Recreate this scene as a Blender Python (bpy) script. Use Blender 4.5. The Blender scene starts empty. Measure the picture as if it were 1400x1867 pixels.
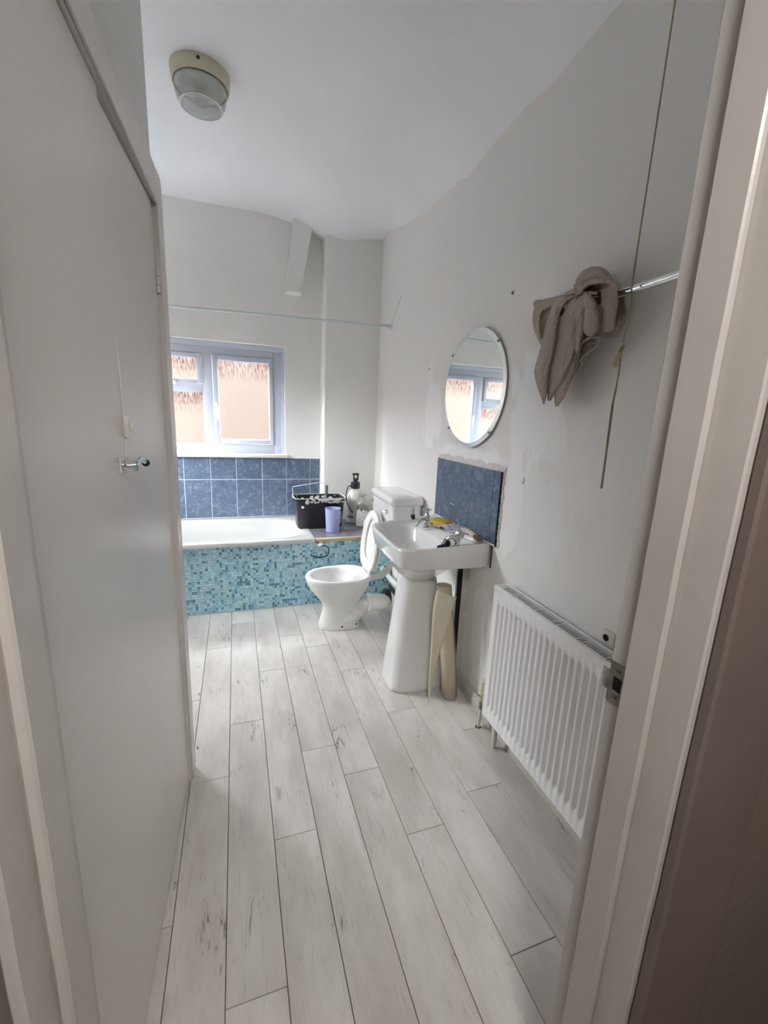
import bpy, bmesh, math, random
from mathutils import Vector, Matrix, noise as mnoise
random.seed(7)
PI = math.pi
S = bpy.context.scene
COL = S.collection

# ------------------------------------------------------------------ camera
H = 1.5
YAW, PITCH, ROLL, FPX = 0.337551, 0.212035, 0.0425879, 775.4
Fv = Vector((math.sin(YAW) * math.cos(PITCH), math.cos(YAW) * math.cos(PITCH), -math.sin(PITCH)))
R0 = Vector((math.cos(YAW), -math.sin(YAW), 0)); U0 = R0.cross(Fv)
Rv = R0 * math.cos(ROLL) + U0 * math.sin(ROLL); Uv = -R0 * math.sin(ROLL) + U0 * math.cos(ROLL)
cd = bpy.data.cameras.new('camera'); cam = bpy.data.objects.new('camera', cd); COL.objects.link(cam)
cd.sensor_fit = 'HORIZONTAL'; cd.sensor_width = 36; cd.lens = 36 * FPX / 1400; cd.clip_start = 0.02
cam.matrix_world = Matrix(((Rv.x, Uv.x, -Fv.x, 0), (Rv.y, Uv.y, -Fv.y, 0), (Rv.z, Uv.z, -Fv.z, H), (0, 0, 0, 1)))
S.camera = cam

# ------------------------------------------------------------------ sky, lights, exposure
SKY = 31.0
w = bpy.data.worlds.new('overcast'); S.world = w; w.use_nodes = True
bg = w.node_tree.nodes['Background']; bg.inputs[0].default_value = (0.93, 0.97, 1.0, 1); bg.inputs[1].default_value = SKY
def area(name, loc, rot, sx, sy, power, color=(1, 1, 1), portal=False):
    l = bpy.data.lights.new(name, 'AREA'); l.shape = 'RECTANGLE'; l.size = sx; l.size_y = sy; l.energy = power; l.color = color
    l.cycles.is_portal = portal
    o = bpy.data.objects.new(name, l); COL.objects.link(o); o.location = loc; o.rotation_euler = rot; return o
area('window_portal', (-0.23, 4.27, 1.61), (-PI / 2, 0, 0), 1.36, 0.98, 1, portal=True)
area('added_window_portal', (-1.27, 3.35, 1.75), (0, -PI / 2, 0), 1.06, 1.0, 1, portal=True)  # sky sampling for the added side window
area('hall_fill_light', (0.12, -0.42, 2.42), (0, 0, 0), 0.35, 0.35, 15, (1.0, 0.97, 0.94))  # unseen fill light added to brighten the near room and door lining
S.view_settings.view_transform = 'Standard'; S.view_settings.look = 'None'; S.view_settings.gamma = 1
S.view_settings.use_curve_mapping = False; S.view_settings.exposure = 1.0
S.cycles.use_denoising = True; S.cycles.max_bounces = 12; S.cycles.diffuse_bounces = 9; S.cycles.transparent_max_bounces = 16
S.cycles.caustics_reflective = False; S.cycles.caustics_refractive = False; S.cycles.sample_clamp_indirect = 8

# ------------------------------------------------------------------ materials
def lin(c):
    return tuple(((v / 255) / 12.92 if v / 255 <= .04045 else ((v / 255 + .055) / 1.055) ** 2.4) for v in c) + (1,)
def mat(name, col, rough=.5, metal=0, var=0, vscale=6, stretch=(1, 1, 1), bump=0, bscale=40, col2=None, coat=0, spec=.5, detail=5):
    m = bpy.data.materials.new(name); m.use_nodes = True; nt = m.node_tree; b = nt.nodes['Principled BSDF']
    b.inputs['Roughness'].default_value = rough; b.inputs['Metallic'].default_value = metal
    b.inputs['Specular IOR Level'].default_value = spec; b.inputs['Coat Weight'].default_value = coat
    c = lin(col); b.inputs['Base Color'].default_value = c
    tc = nt.nodes.new('ShaderNodeTexCoord'); mp = nt.nodes.new('ShaderNodeMapping'); nt.links.new(tc.outputs['Object'], mp.inputs[0])
    mp.inputs['Scale'].default_value = stretch
    if var or col2:
        n = nt.nodes.new('ShaderNodeTexNoise'); n.inputs['Scale'].default_value = vscale; n.inputs['Detail'].default_value = detail
        nt.links.new(mp.outputs[0], n.inputs[0])
        r = nt.nodes.new('ShaderNodeValToRGB'); nt.links.new(n.outputs[0], r.inputs[0])
        r.color_ramp.elements[0].position = .32; r.color_ramp.elements[1].position = .68
        c2 = lin(col2) if col2 else tuple(v * (1 - var) for v in c[:3]) + (1,)
        r.color_ramp.elements[0].color = c2; r.color_ramp.elements[1].color = c
        nt.links.new(r.outputs[0], b.inputs['Base Color'])
    if bump:
        n = nt.nodes.new('ShaderNodeTexNoise'); n.inputs['Scale'].default_value = bscale; n.inputs['Detail'].default_value = 6
        nt.links.new(mp.outputs[0], n.inputs[0])
        bp = nt.nodes.new('ShaderNodeBump'); bp.inputs['Strength'].default_value = bump; bp.inputs['Distance'].default_value = .01
        nt.links.new(n.outputs[0], bp.inputs['Height']); nt.links.new(bp.outputs[0], b.inputs['Normal'])
    return m
M = {}
M['wall'] = mat('wall_paint', (236, 235, 232), .6, var=.06, vscale=2, bump=.12, bscale=9)
M['ceiling'] = mat('ceiling_paint', (240, 241, 244), .7, var=.05, vscale=1.5, bump=.35, bscale=5)
M['gloss'] = mat('gloss_paint', (220, 214, 209), .32, var=.05, vscale=3, bump=.1, bscale=14)
M['doorpaint'] = mat('door_paint', (222, 217, 212), .3, var=.07, vscale=1.6, bump=.05, bscale=6)
M['jamb'] = mat('jamb_paint', (196, 190, 184), .33, var=.06, vscale=5, bump=.14, bscale=16)
M['halltrim'] = mat('hall_trim_brown', (122, 108, 102), .5, var=.1, vscale=5, bump=.1, bscale=20)  # hall-side architraves, darker and browner than the lining
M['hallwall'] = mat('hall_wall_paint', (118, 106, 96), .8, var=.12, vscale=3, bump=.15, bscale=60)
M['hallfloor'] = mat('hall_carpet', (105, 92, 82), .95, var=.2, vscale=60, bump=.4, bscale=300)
M['underlay'] = mat('dark_underlay', (92, 86, 80), .9)
M['ceramic'] = mat('ceramic', (222, 222, 221), .08, coat=.4)
M['enamel'] = mat('enamel', (188, 188, 187), .16, coat=.3, var=.03, vscale=3)
M['seat'] = mat('seat_plastic', (232, 231, 227), .25)
M['plastic'] = mat('white_plastic', (230, 229, 225), .3)
M['upvc'] = mat('upvc', (196, 203, 216), .28)
M['chrome'] = mat('chrome', (225, 228, 230), .1, metal=1)
M['steel'] = mat('worn_steel', (150, 146, 138), .35, metal=1, var=.35, vscale=60)
M['black'] = mat('black_plastic', (26, 26, 28), .4)
M['hole'] = mat('dark_void', (14, 12, 12), .9)
M['rad'] = mat('radiator_enamel', (232, 231, 231), .28)
M['grout'] = mat('grout', (212, 218, 226), .8)
M['tile'] = None
M['lino'] = mat('lino', (190, 180, 158), .55, var=.06, vscale=4)
M['linoin'] = mat('lino_backing', (150, 134, 114), .7)
M['sponge'] = mat('sponge', (200, 176, 66), .9, var=.2, vscale=200, bump=.6, bscale=300)
M['sponge2'] = mat('scourer', (150, 130, 40), .95, var=.3, vscale=300, bump=.6, bscale=400)
M['lilac'] = mat('lilac_plastic', (160, 165, 204), .35)
M['timber'] = mat('raw_timber', (190, 172, 140), .7, var=.25, vscale=8, stretch=(1, 12, 12))
M['cream'] = mat('aged_cream_plastic', (206, 202, 178), .45, var=.08, vscale=10)
M['cord'] = mat('cord_fibre', (170, 155, 125), .85, var=.3, vscale=120)
M['cord2'] = mat('old_cord', (168, 154, 120), .85, var=.3, vscale=120)
M['frosted'] = mat('clear_plastic_milky', (205, 208, 204), .3)
M['plaster'] = mat('filler_plaster', (228, 226, 223), .85, var=.18, vscale=45, bump=.8, bscale=60)
M['brown'] = mat('brown_plastic', (120, 84, 66), .5)
M['skirt'] = mat('skirting_paint', (198, 194, 186), .4, var=.18, vscale=9, stretch=(1, 1, 3), bump=.3, bscale=20)
M['pale'] = mat('pale_rag', (196, 190, 205), .9, var=.1, vscale=20, bump=.4, bscale=60)
M['darkgrey'] = mat('mottled_dark_grey', (52, 52, 58), .5, var=.4, vscale=25)
M['towel'] = mat('towel_terry', (222, 208, 197), .95, var=.18, vscale=220, bump=1.0, bscale=420, spec=.1)

def new(nt, t, **k):
    n = nt.nodes.new(t)
    for a, v in k.items(): setattr(n, a, v)
    return n
# slate blue tile: mottled, each tile shifted by its own random number
m = bpy.data.materials.new('slate_blue_tile'); m.use_nodes = True; nt = m.node_tree; b = nt.nodes['Principled BSDF']
b.inputs['Roughness'].default_value = .26
tc = new(nt, 'ShaderNodeTexCoord'); oi = new(nt, 'ShaderNodeObjectInfo'); add = new(nt, 'ShaderNodeVectorMath', operation='ADD')
mul = new(nt, 'ShaderNodeVectorMath', operation='SCALE'); mul.inputs['Scale'].default_value = 30
cmb = new(nt, 'ShaderNodeCombineXYZ'); nt.links.new(oi.outputs['Random'], cmb.inputs[0]); nt.links.new(oi.outputs['Random'], cmb.inputs[2])
nt.links.new(cmb.outputs[0], mul.inputs[0]); nt.links.new(tc.outputs['Object'], add.inputs[0]); nt.links.new(mul.outputs[0], add.inputs[1])
n1 = new(nt, 'ShaderNodeTexNoise'); n1.inputs['Scale'].default_value = 22; n1.inputs['Detail'].default_value = 9; n1.inputs['Roughness'].default_value = .72; n1.inputs['Distortion'].default_value = 1.2
nt.links.new(add.outputs[0], n1.inputs[0]); r1 = new(nt, 'ShaderNodeValToRGB'); nt.links.new(n1.outputs[0], r1.inputs[0])
e = r1.color_ramp.elements; e[0].position = .3; e[0].color = lin((72, 85, 105)); e[1].position = .72; e[1].color = lin((138, 150, 169))
x = e.new(.52); x.color = lin((90, 105, 127))
nt.links.new(r1.outputs[0], b.inputs['Base Color'])
M['tile'] = m
m2 = m.copy(); m2.name = 'grey_lilac_tile'; M['ledgetile'] = m2
for n_ in m2.node_tree.nodes:
    if n_.type == 'VALTORGB':
        for e_, c_ in zip(n_.color_ramp.elements, ((104, 104, 116), (122, 122, 134), (146, 146, 156))): e_.color = lin(c_)
# towel keeps its own; glass pane: clear pane with rain-like obscured streaks
m = bpy.data.materials.new('obscured_glass'); m.use_nodes = True; nt = m.node_tree; nt.nodes.remove(nt.nodes['Principled BSDF'])
out = nt.nodes['Material Output']; tc = new(nt, 'ShaderNodeTexCoord'); mp = new(nt, 'ShaderNodeMapping'); mp.inputs['Scale'].default_value = (1, 1, .16)
nt.links.new(tc.outputs['Object'], mp.inputs[0]); n1 = new(nt, 'ShaderNodeTexNoise'); n1.inputs['Scale'].default_value = 120; n1.inputs['Detail'].default_value = 3
nt.links.new(mp.outputs[0], n1.inputs[0])
sep = new(nt, 'ShaderNodeSeparateXYZ'); nt.links.new(tc.outputs['Object'], sep.inputs[0])
# more condensation streaks towards the top of each pane (pane origin is at its top edge)
mr = new(nt, 'ShaderNodeMapRange'); mr.inputs['From Min'].default_value = -.19; mr.inputs['From Max'].default_value = -.02; mr.inputs['To Min'].default_value = 0; mr.inputs['To Max'].default_value = 1
nt.links.new(sep.outputs[2], mr.inputs['Value'])
r1 = new(nt, 'ShaderNodeValToRGB'); nt.links.new(n1.outputs[0], r1.inputs[0]); r1.color_ramp.elements[0].position = .47; r1.color_ramp.elements[1].position = .56
r1.color_ramp.elements[0].color = (0, 0, 0, 1); r1.color_ramp.elements[1].color = (1, 1, 1, 1)
mm = new(nt, 'ShaderNodeMath', operation='MULTIPLY'); nt.links.new(r1.outputs[0], mm.inputs[0]); nt.links.new(mr.outputs[0], mm.inputs[1])
mx = new(nt, 'ShaderNodeMix', data_type='RGBA'); nt.links.new(mm.outputs[0], mx.inputs[0]); mx.inputs[6].default_value = (.97, .97, .97, 1); mx.inputs[7].default_value = (.6, .48, .5, 1)
tr = new(nt, 'ShaderNodeBsdfTransparent'); nt.links.new(mx.outputs[2], tr.inputs[0])
gl = new(nt, 'ShaderNodeBsdfGlossy'); gl.inputs['Roughness'].default_value = .12; ms = new(nt, 'ShaderNodeMixShader'); ms.inputs[0].default_value = .05
nt.links.new(tr.outputs[0], ms.inputs[1]); nt.links.new(gl.outputs[0], ms.inputs[2]); nt.links.new(ms.outputs[0], out.inputs[0])
M['pane'] = m
def glassy(name, tint, alpha, rough=.05, body=(200, 205, 200)):
    m = bpy.data.materials.new(name); m.use_nodes = True; nt = m.node_tree; b = nt.nodes['Principled BSDF']; out = nt.nodes['Material Output']
    b.inputs['Base Color'].default_value = lin(body); b.inputs['Roughness'].default_value = rough; b.inputs['Coat Weight'].default_value = 1
    tr = new(nt, 'ShaderNodeBsdfTransparent'); tr.inputs[0].default_value = lin(tint); ms = new(nt, 'ShaderNodeMixShader'); ms.inputs[0].default_value = alpha
    nt.links.new(tr.outputs[0], ms.inputs[1]); nt.links.new(b.outputs[0], ms.inputs[2]); nt.links.new(ms.outputs[0], out.inputs[0]); return m
M['lampglass'] = glassy('lamp_glass', (225, 228, 226), .35, .06)
M['clear'] = glassy('clear_bottle', (220, 222, 220), .35, .08)
M['milky'] = glassy('milky_bottle', (230, 228, 222), .8, .3, (222, 220, 214))
# mirror
M['mirror'] = mat('mirror_silver', (238, 243, 242), .0, metal=1)
M['mirrorbevel'] = mat('mirror_bevel', (236, 240, 240), .35, metal=1)
# whitewashed floor planks
m = bpy.data.materials.new('whitewashed_plank'); m.use_nodes = True; nt = m.node_tree; b = nt.nodes['Principled BSDF']; b.inputs['Roughness'].default_value = .34
tc = new(nt, 'ShaderNodeTexCoord'); oi = new(nt, 'ShaderNodeObjectInfo'); cmb = new(nt, 'ShaderNodeCombineXYZ')
for i in range(2): nt.links.new(oi.outputs['Random'], cmb.inputs[i])
mul = new(nt, 'ShaderNodeVectorMath', operation='SCALE'); mul.inputs['Scale'].default_value = 40; nt.links.new(cmb.outputs[0], mul.inputs[0])
add = new(nt, 'ShaderNodeVectorMath', operation='ADD'); nt.links.new(tc.outputs['Object'], add.inputs[0]); nt.links.new(mul.outputs[0], add.inputs[1])
def stretched(sc, scale, detail, rough=.6, dist=0):
    mp = new(nt, 'ShaderNodeMapping'); mp.inputs['Scale'].default_value = sc; nt.links.new(add.outputs[0], mp.inputs[0])
    n = new(nt, 'ShaderNodeTexNoise'); n.inputs['Scale'].default_value = scale; n.inputs['Detail'].default_value = detail; n.inputs['Roughness'].default_value = rough; n.inputs['Distortion'].default_value = dist
    nt.links.new(mp.outputs[0], n.inputs[0]); return n
def ramp(src, p0, c0, p1, c1):
    r = new(nt, 'ShaderNodeValToRGB'); nt.links.new(src, r.inputs[0]); r.color_ramp.elements[0].position = p0; r.color_ramp.elements[1].position = p1
    r.color_ramp.elements[0].color = c0; r.color_ramp.elements[1].color = c1; return r
def mixc(fac, a, b_, mode='MIX'):
    x = new(nt, 'ShaderNodeMix', data_type='RGBA', blend_type=mode)
    if isinstance(fac, float): x.inputs[0].default_value = fac
    else: nt.links.new(fac, x.inputs[0])
    for s, v in ((6, a), (7, b_)):
        if isinstance(v, tuple): x.inputs[s].default_value = v
        else: nt.links.new(v, x.inputs[s])
    return x.outputs[2]
W0, W1 = (0, 0, 0, 1), (1, 1, 1, 1)
cloud = ramp(stretched((1, .35, 1), 5, 5).outputs[0], .35, lin((190, 184, 178)), .65, lin((218, 214, 209)))
grain = ramp(stretched((14, 1, 1), 8, 7, .7, .6).outputs[0], .42, W0, .70, W1)
c1 = mixc(ramp(stretched((9, .8, 1), 9, 6, .75, 1.2).outputs[0], .56, W0, .72, (.55, .55, .55, 1)).outputs[0], cloud.outputs[0], lin((138, 131, 126)))
# dark cracks: a thin band of a stretched distorted noise, gated by a big blotch
crk = stretched((9, .9, 1), 2.2, 4, .6, 1.6)
band = new(nt, 'ShaderNodeMath', operation='SUBTRACT'); nt.links.new(crk.outputs[0], band.inputs[0]); band.inputs[1].default_value = .5
ab = new(nt, 'ShaderNodeMath', operation='ABSOLUTE'); nt.links.new(band.outputs[0], ab.inputs[0])
bandr = ramp(ab.outputs[0], .004, W1, .02, W0)
gate = ramp(stretched((1.6, .8, 1), 4.5, 3).outputs[0], .57, W0, .66, W1)
g = new(nt, 'ShaderNodeMath', operation='MULTIPLY'); nt.links.new(bandr.outputs[0], g.inputs[0]); nt.links.new(gate.outputs[0], g.inputs[1])
g2 = new(nt, 'ShaderNodeMath', operation='MULTIPLY'); nt.links.new(g.outputs[0], g2.inputs[0]); g2.inputs[1].default_value = .8
c2 = mixc(g2.outputs[0], c1, lin((82, 76, 72)))
# small knots
mp = new(nt, 'ShaderNodeMapping'); mp.inputs['Scale'].default_value = (1, .5, 1); nt.links.new(add.outputs[0], mp.inputs[0])
vo = new(nt, 'ShaderNodeTexVoronoi'); vo.inputs['Scale'].default_value = 9; nt.links.new(mp.outputs[0], vo.inputs[0])
kn = new(nt, 'ShaderNodeMath', operation='MULTIPLY_ADD'); nn = stretched((6, 4, 1), 14, 3); nt.links.new(nn.outputs[0], kn.inputs[0]); kn.inputs[1].default_value = .16; nt.links.new(vo.outputs['Distance'], kn.inputs[2])
knr = ramp(kn.outputs[0], .10, W1, .15, W0)
vs = new(nt, 'ShaderNodeSeparateColor'); nt.links.new(vo.outputs['Color'], vs.inputs[0])
kg = ramp(vs.outputs[0], .35, W0, .4, (.85, .85, .85, 1))
k2 = new(nt, 'ShaderNodeMath', operation='MULTIPLY'); nt.links.new(knr.outputs[0], k2.inputs[0]); nt.links.new(kg.outputs[0], k2.inputs[1])
c3 = mixc(k2.outputs[0], c2, lin((96, 90, 86)))
nt.links.new(c3, b.inputs['Base Color'])
bp = new(nt, 'ShaderNodeBump'); bp.inputs['Strength'].default_value = .12; bp.inputs['Distance'].default_value = .003
nt.links.new(grain.outputs[0], bp.inputs['Height']); nt.links.new(bp.outputs[0], b.inputs['Normal'])
M['plank'] = m
# mosaic: colour comes from a face-corner attribute
m = bpy.data.materials.new('mosaic_tile'); m.use_nodes = True; nt = m.node_tree; b = nt.nodes['Principled BSDF']; b.inputs['Roughness'].default_value = .3
at = new(nt, 'ShaderNodeAttribute', attribute_name='tint'); nt.links.new(at.outputs[0], b.inputs['Base Color']); M['mosaic'] = m
# right wall: paint with brushed-on filler patches (real marks on the wall)
def patchy(name, patches):
    m = mat(name, (219, 217, 213), .5, bump=.14, bscale=9); nt = m.node_tree; b = nt.nodes['Principled BSDF']
    tc = new(nt, 'ShaderNodeTexCoord'); n = new(nt, 'ShaderNodeTexNoise'); n.inputs['Scale'].default_value = 7; n.inputs['Detail'].default_value = 3
    mp = new(nt, 'ShaderNodeMapping'); mp.inputs['Scale'].default_value = (1, 1.6, .6); nt.links.new(tc.outputs['Object'], mp.inputs[0]); nt.links.new(mp.outputs[0], n.inputs[0])
    acc = None
    for (y, z, ry, rz, amt) in patches:
        mp = new(nt, 'ShaderNodeMapping'); mp.vector_type = 'POINT'; mp.inputs['Location'].default_value = (0, -y / ry, -z / rz); mp.inputs['Scale'].default_value = (0, 1 / ry, 1 / rz)
        nt.links.new(tc.outputs['Object'], mp.inputs[0]); ln = new(nt, 'ShaderNodeVectorMath', operation='LENGTH'); nt.links.new(mp.outputs[0], ln.inputs[0])
        s = new(nt, 'ShaderNodeMath', operation='MULTIPLY_ADD'); nt.links.new(n.outputs[0], s.inputs[0]); s.inputs[1].default_value = 1.8; nt.links.new(ln.outputs['Value'], s.inputs[2])
        r = new(nt, 'ShaderNodeMapRange'); r.inputs['From Min'].default_value = 1.78; r.inputs['From Max'].default_value = 1.92; r.inputs['To Min'].default_value = amt; r.inputs['To Max'].default_value = 0
        nt.links.new(s.outputs[0], r.inputs['Value'])
        if acc is None: acc = r.outputs[0]
        else:
            q = new(nt, 'ShaderNodeMath', operation='MAXIMUM'); nt.links.new(acc, q.inputs[0]); nt.links.new(r.outputs[0], q.inputs[1]); acc = q.outputs[0]
    x = new(nt, 'ShaderNodeMix', data_type='RGBA'); nt.links.new(acc, x.inputs[0]); x.inputs[6].default_value = lin((231, 229, 226)); x.inputs[7].default_value = lin((243, 243, 243))
    nt.links.new(x.outputs[2], b.inputs['Base Color']); return m
M['rightwall'] = patchy('right_wall_paint', [(2.60, 1.56, .16, .22, .8), (1.56, 1.58, .17, .26, .85), (1.63, 1.12, .10, .24, .7), (2.06, 1.33, .40, .055, .8),
                                            (1.42, 1.46, .10, .12, .5), (2.66, 1.72, .06, .16, .5), (1.78, .42, .10, .30, .6), (1.45, 1.1, .2, .25, .35)])
# neighbour's render outside
M['outside'] = mat('salmon_render', (83, 73, 66), .9)
M['ground'] = mat('outside_paving', (142, 144, 146), .9)

# ------------------------------------------------------------------ geometry helpers
def link(o, parent=None):
    COL.objects.link(o)
    if parent is not None: o.parent = parent
    return o
def mesh_obj(name, bm, m, parent=None, smooth=True, angle=38, loc=None, rotz=0):
    me = bpy.data.meshes.new(name); bmesh.ops.recalc_face_normals(bm, faces=bm.faces[:]); bm.to_mesh(me); bm.free()
    if smooth:
        for p in me.polygons: p.use_smooth = True
        me.set_sharp_from_angle(angle=math.radians(angle))
    me.materials.append(m); o = bpy.data.objects.new(name, me)
    if loc is not None: o.location = loc
    if rotz: o.rotation_euler = (0, 0, rotz)
    return link(o, parent)
def thing(name, label, cat, loc=(0, 0, 0), rotz=0, group=None):
    o = bpy.data.objects.new(name, None); o.empty_display_size = .05; link(o); o.location = loc; o.rotation_euler = (0, 0, rotz)
    o['label'] = label; o['category'] = cat
    if group: o['group'] = group
    return o
def tag(o, label, cat, group=None):
    o['label'] = label; o['category'] = cat
    if group: o['group'] = group
    return o
def struct(o, label=None):
    o['kind'] = 'structure'
    if label: o['label'] = label
    return o
def box(bm, x0, x1, y0, y1, z0, z1, bev=0, seg=2):
    r = bmesh.ops.create_cube(bm, size=1)
    for v in r['verts']: v.co = Vector((x0 + (v.co.x + .5) * (x1 - x0), y0 + (v.co.y + .5) * (y1 - y0), z0 + (v.co.z + .5) * (z1 - z0)))
    if bev:
        es = {e for v in r['verts'] for e in v.link_edges}
        bmesh.ops.bevel(bm, geom=list(es), offset=bev, segments=seg, affect='EDGES', profile=.5)
    return bm
def B(*a, **k): return box(bmesh.new(), *a, **k)
def loft(bm, rings, cap0=True, cap1=True, closed=True):
    vs = [[bm.verts.new(p) for p in r] for r in rings]; n = len(vs[0])
    for a, b_ in zip(vs, vs[1:]):
        for i in range(n if closed else n - 1):
            j = (i + 1) % n; bm.faces.new((a[i], a[j], b_[j], b_[i]))
    if cap0: bm.faces.new(vs[0])
    if cap1: bm.faces.new(vs[-1])
    return bm
def lathe(bm, prof, cx=0, cy=0, n=32, axis='z', org=(0, 0, 0), cap=True):
    rings = []
    for r, h in prof:
        ring = []
        for i in range(n):
            a = 2 * PI * i / n; u, v = r * math.cos(a), r * math.sin(a)
            p = {'z': (cx + u, cy + v, h), 'x': (h, u, v), 'y': (u, h, v)}[axis]
            ring.append(Vector(p) + Vector(org))
        rings.append(ring)
    return loft(bm, rings, cap, cap)
def smoothpath(pts, n=8):
    P = [Vector(p) for p in pts]; out = []
    for i in range(len(P) - 1):
        p0 = P[max(i - 1, 0)]; p1 = P[i]; p2 = P[i + 1]; p3 = P[min(i + 2, len(P) - 1)]
        for k in range(n):
            t = k / n
            out.append(.5 * ((2 * p1) + (p2 - p0) * t + (2 * p0 - 5 * p1 + 4 * p2 - p3) * t * t + (3 * p1 - p0 - 3 * p2 + p3) * t ** 3))
    out.append(P[-1]); return out
def tube(bm, pts, r, n=12, cap=True, flat=1.0):
    P = [Vector(p) for p in pts]; rad = r if isinstance(r, (list, tuple)) else [r] * len(P)
    t0 = (P[1] - P[0]).normalized(); ref = Vector((0, 0, 1)) if abs(t0.z) < .9 else Vector((1, 0, 0)); nrm = t0.cross(ref).normalized(); rings = []
    for i, p in enumerate(P):
        t = ((P[min(i + 1, len(P) - 1)] - P[max(i - 1, 0)])).normalized(); nrm = (nrm - t * nrm.dot(t)).normalized(); bi = t.cross(nrm)
        rings.append([p + (nrm * math.cos(2 * PI * k / n) + bi * math.sin(2 * PI * k / n) * flat) * rad[i] for k in range(n)])
    return loft(bm, rings, cap, cap)
def prism(bm, pts, axis, a, b_):
    def P(u, v, w_): return {'x': (w_, u, v), 'y': (u, w_, v), 'z': (u, v, w_)}[axis]
    return loft(bm, [[P(u, v, a) for u, v in pts], [P(u, v, b_) for u, v in pts]])
def sgn(v, p): return math.copysign(abs(v) ** p, v)
def srounded(cx, cy, hx, hy, n, N=48):   # superellipse points
    return [(cx + hx * sgn(math.cos(2 * PI * i / N), 2 / n), cy + hy * sgn(math.sin(2 * PI * i / N), 2 / n)) for i in range(N)]
def copy_tree(o, parent=None):
    c = o.copy(); COL.objects.link(c)
    if parent is not None: c.parent = parent
    for ch in list(o.children): copy_tree(ch, c)
    return c

# wall frames: the right wall and the cupboard front run slightly askew of the floor boards
K = .028; AR = -math.atan(K)
def xw(y): return 1.255 - K * (3.89 - y)
def WL(y, z=0, d=0): return (xw(y) - d, y + K * d, z)      # location on the right wall; local x = -distance from the wall, y along it
KL = .040; AL = -math.atan(KL)
def CL(y, z=0): return (-.262 + KL * (y - .85), y, z)

# ------------------------------------------------------------------ setting: shell
YB = 4.07
struct(mesh_obj('floor', B(-1.3, 1.45, .34, 4.3, -.10, -.012), M['underlay']), None)
floor = bpy.data.objects['floor']
seams = [-1.163, -1.006, -.849, -.692, -.535, -.379, -.222, -.07, .088, .242, .398, .556, .709, .869, 1.032, 1.19, 1.30]
jo = {5: 1.114, 6: 1.637, 7: .87, 8: 1.295, 9: 1.688, 10: 1.505, 11: 1.175, 12: .745, 13: 1.276, 14: 1.605, 15: .95}
PL = 1.088
for i in range(len(seams) - 1):
    x0, x1 = seams[i], seams[i + 1]; s = jo.get(i, .2 + ((i * .37) % 1) * 1.08)
    y = s - PL * 2
    while y < 3.262:
        a, b_ = max(y, .345), min(y + PL, 3.262)
        if b_ - a > .03:
            g_ = .0011
            bm = B(0, x1 - x0 - 2 * g_, 0, b_ - a - 2 * g_, -.012, 0)
            bmesh.ops.bevel(bm, geom=[e for e in bm.edges if all(v.co.z > -.001 for v in e.verts)], offset=.0012, segments=1, affect='EDGES')
            mesh_obj('plank', bm, M['plank'], floor, smooth=False, loc=(x0 + g_, a + g_, 0))
        y += PL
def cz(x, y):
    s = min(max((x - .25) / .7, 0), 1); s = s * s * (3 - 2 * s)
    dx, dy = (x - .85) / .28, (y - 3.95) / .22
    t_ = min(max((x - (xw(y) - .42)) / .42, 0), 1)
    return -.30 * (1 - min(max((y - 2.2) / 1.5, 0), 1) ** 2) * (1 - math.sqrt(max(1 - t_ * t_, 0))) * .8 + 3.12 - .09 * s - .075 * math.exp(-dx * dx - dy * dy) + .006 * mnoise.noise(Vector((x * 1.6, y * 1.6, 3)))
bm = bmesh.new(); NX, NY = 150, 70
g_ = [[bm.verts.new((-1.3 + 2.75 * i / NX, .34 + 4.0 * j / NY, cz(-1.3 + 2.75 * i / NX, .34 + 4.0 * j / NY))) for j in range(NY + 1)] for i in range(NX + 1)]
for i in range(NX):
    for j in range(NY): bm.faces.new((g_[i][j], g_[i][j + 1], g_[i + 1][j + 1], g_[i + 1][j]))
top = bmesh.ops.extrude_face_region(bm, geom=bm.faces[:])
for v in [v for v in top['geom'] if isinstance(v, bmesh.types.BMVert)]: v.co.z = 3.4
struct(mesh_obj('ceiling', bm, M['ceiling']))
# back wall with the window opening
WX0, WX1, WZ0, WZ1 = -.90, .437, 1.135, 2.10
bm = bmesh.new()
for a in ((-1.3, WX0, 0, 3.4), (WX1, .80, 0, 3.4), (WX0, WX1, 0, WZ0), (WX0, WX1, WZ1, 3.4)): box(bm, a[0], a[1], YB, YB + .22, a[2], a[3])
bmesh.ops.remove_doubles(bm, verts=bm.verts[:], dist=1e-5)
wall_back = struct(mesh_obj('wall_back', bm, M['wall'], smooth=False))
struct(mesh_obj('wall_back_chase', B(.755, 1.45, 3.89, YB + .22, 0, 3.4, bev=.012, seg=3), M['wall']))
struct(mesh_obj('wall_right', B(0, .18, -3.6, .7, 0, 3.4), M['rightwall'], smooth=False, loc=WL(3.89), rotz=AR))
# material of the right wall is written in wall coordinates: shift its origin
wr = bpy.data.objects['wall_right']; wr.location = WL(0.0); wr.data.transform(Matrix.Translation((0, 3.89, 0)))
bm = bmesh.new()
for a in ((.34, 2.85, 0, 3.4), (3.85, YB + .2, 0, 3.4), (2.85, 3.85, 0, 1.2), (2.85, 3.85, 2.3, 3.4)): box(bm, -1.30, -1.13, a[0], a[1], a[2], a[3])  # opening cut for the added window
struct(mesh_obj('wall_left', bm, M['wall'], smooth=False))
# wall with the entrance doorway
JR, JL, YF, YH, HEAD = .583, -.1854, .4815, .345, 2.34
bm = bmesh.new()
box(bm, -1.3, JL - .025, YH, YF, 0, 3.4); box(bm, JR + .025, 1.45, YH, YF, 0, 3.4); box(bm, JL - .025, JR + .025, YH, YF, HEAD + .025, 3.4)
struct(mesh_obj('wall_front', bm, M['wall'], smooth=False))
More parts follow.
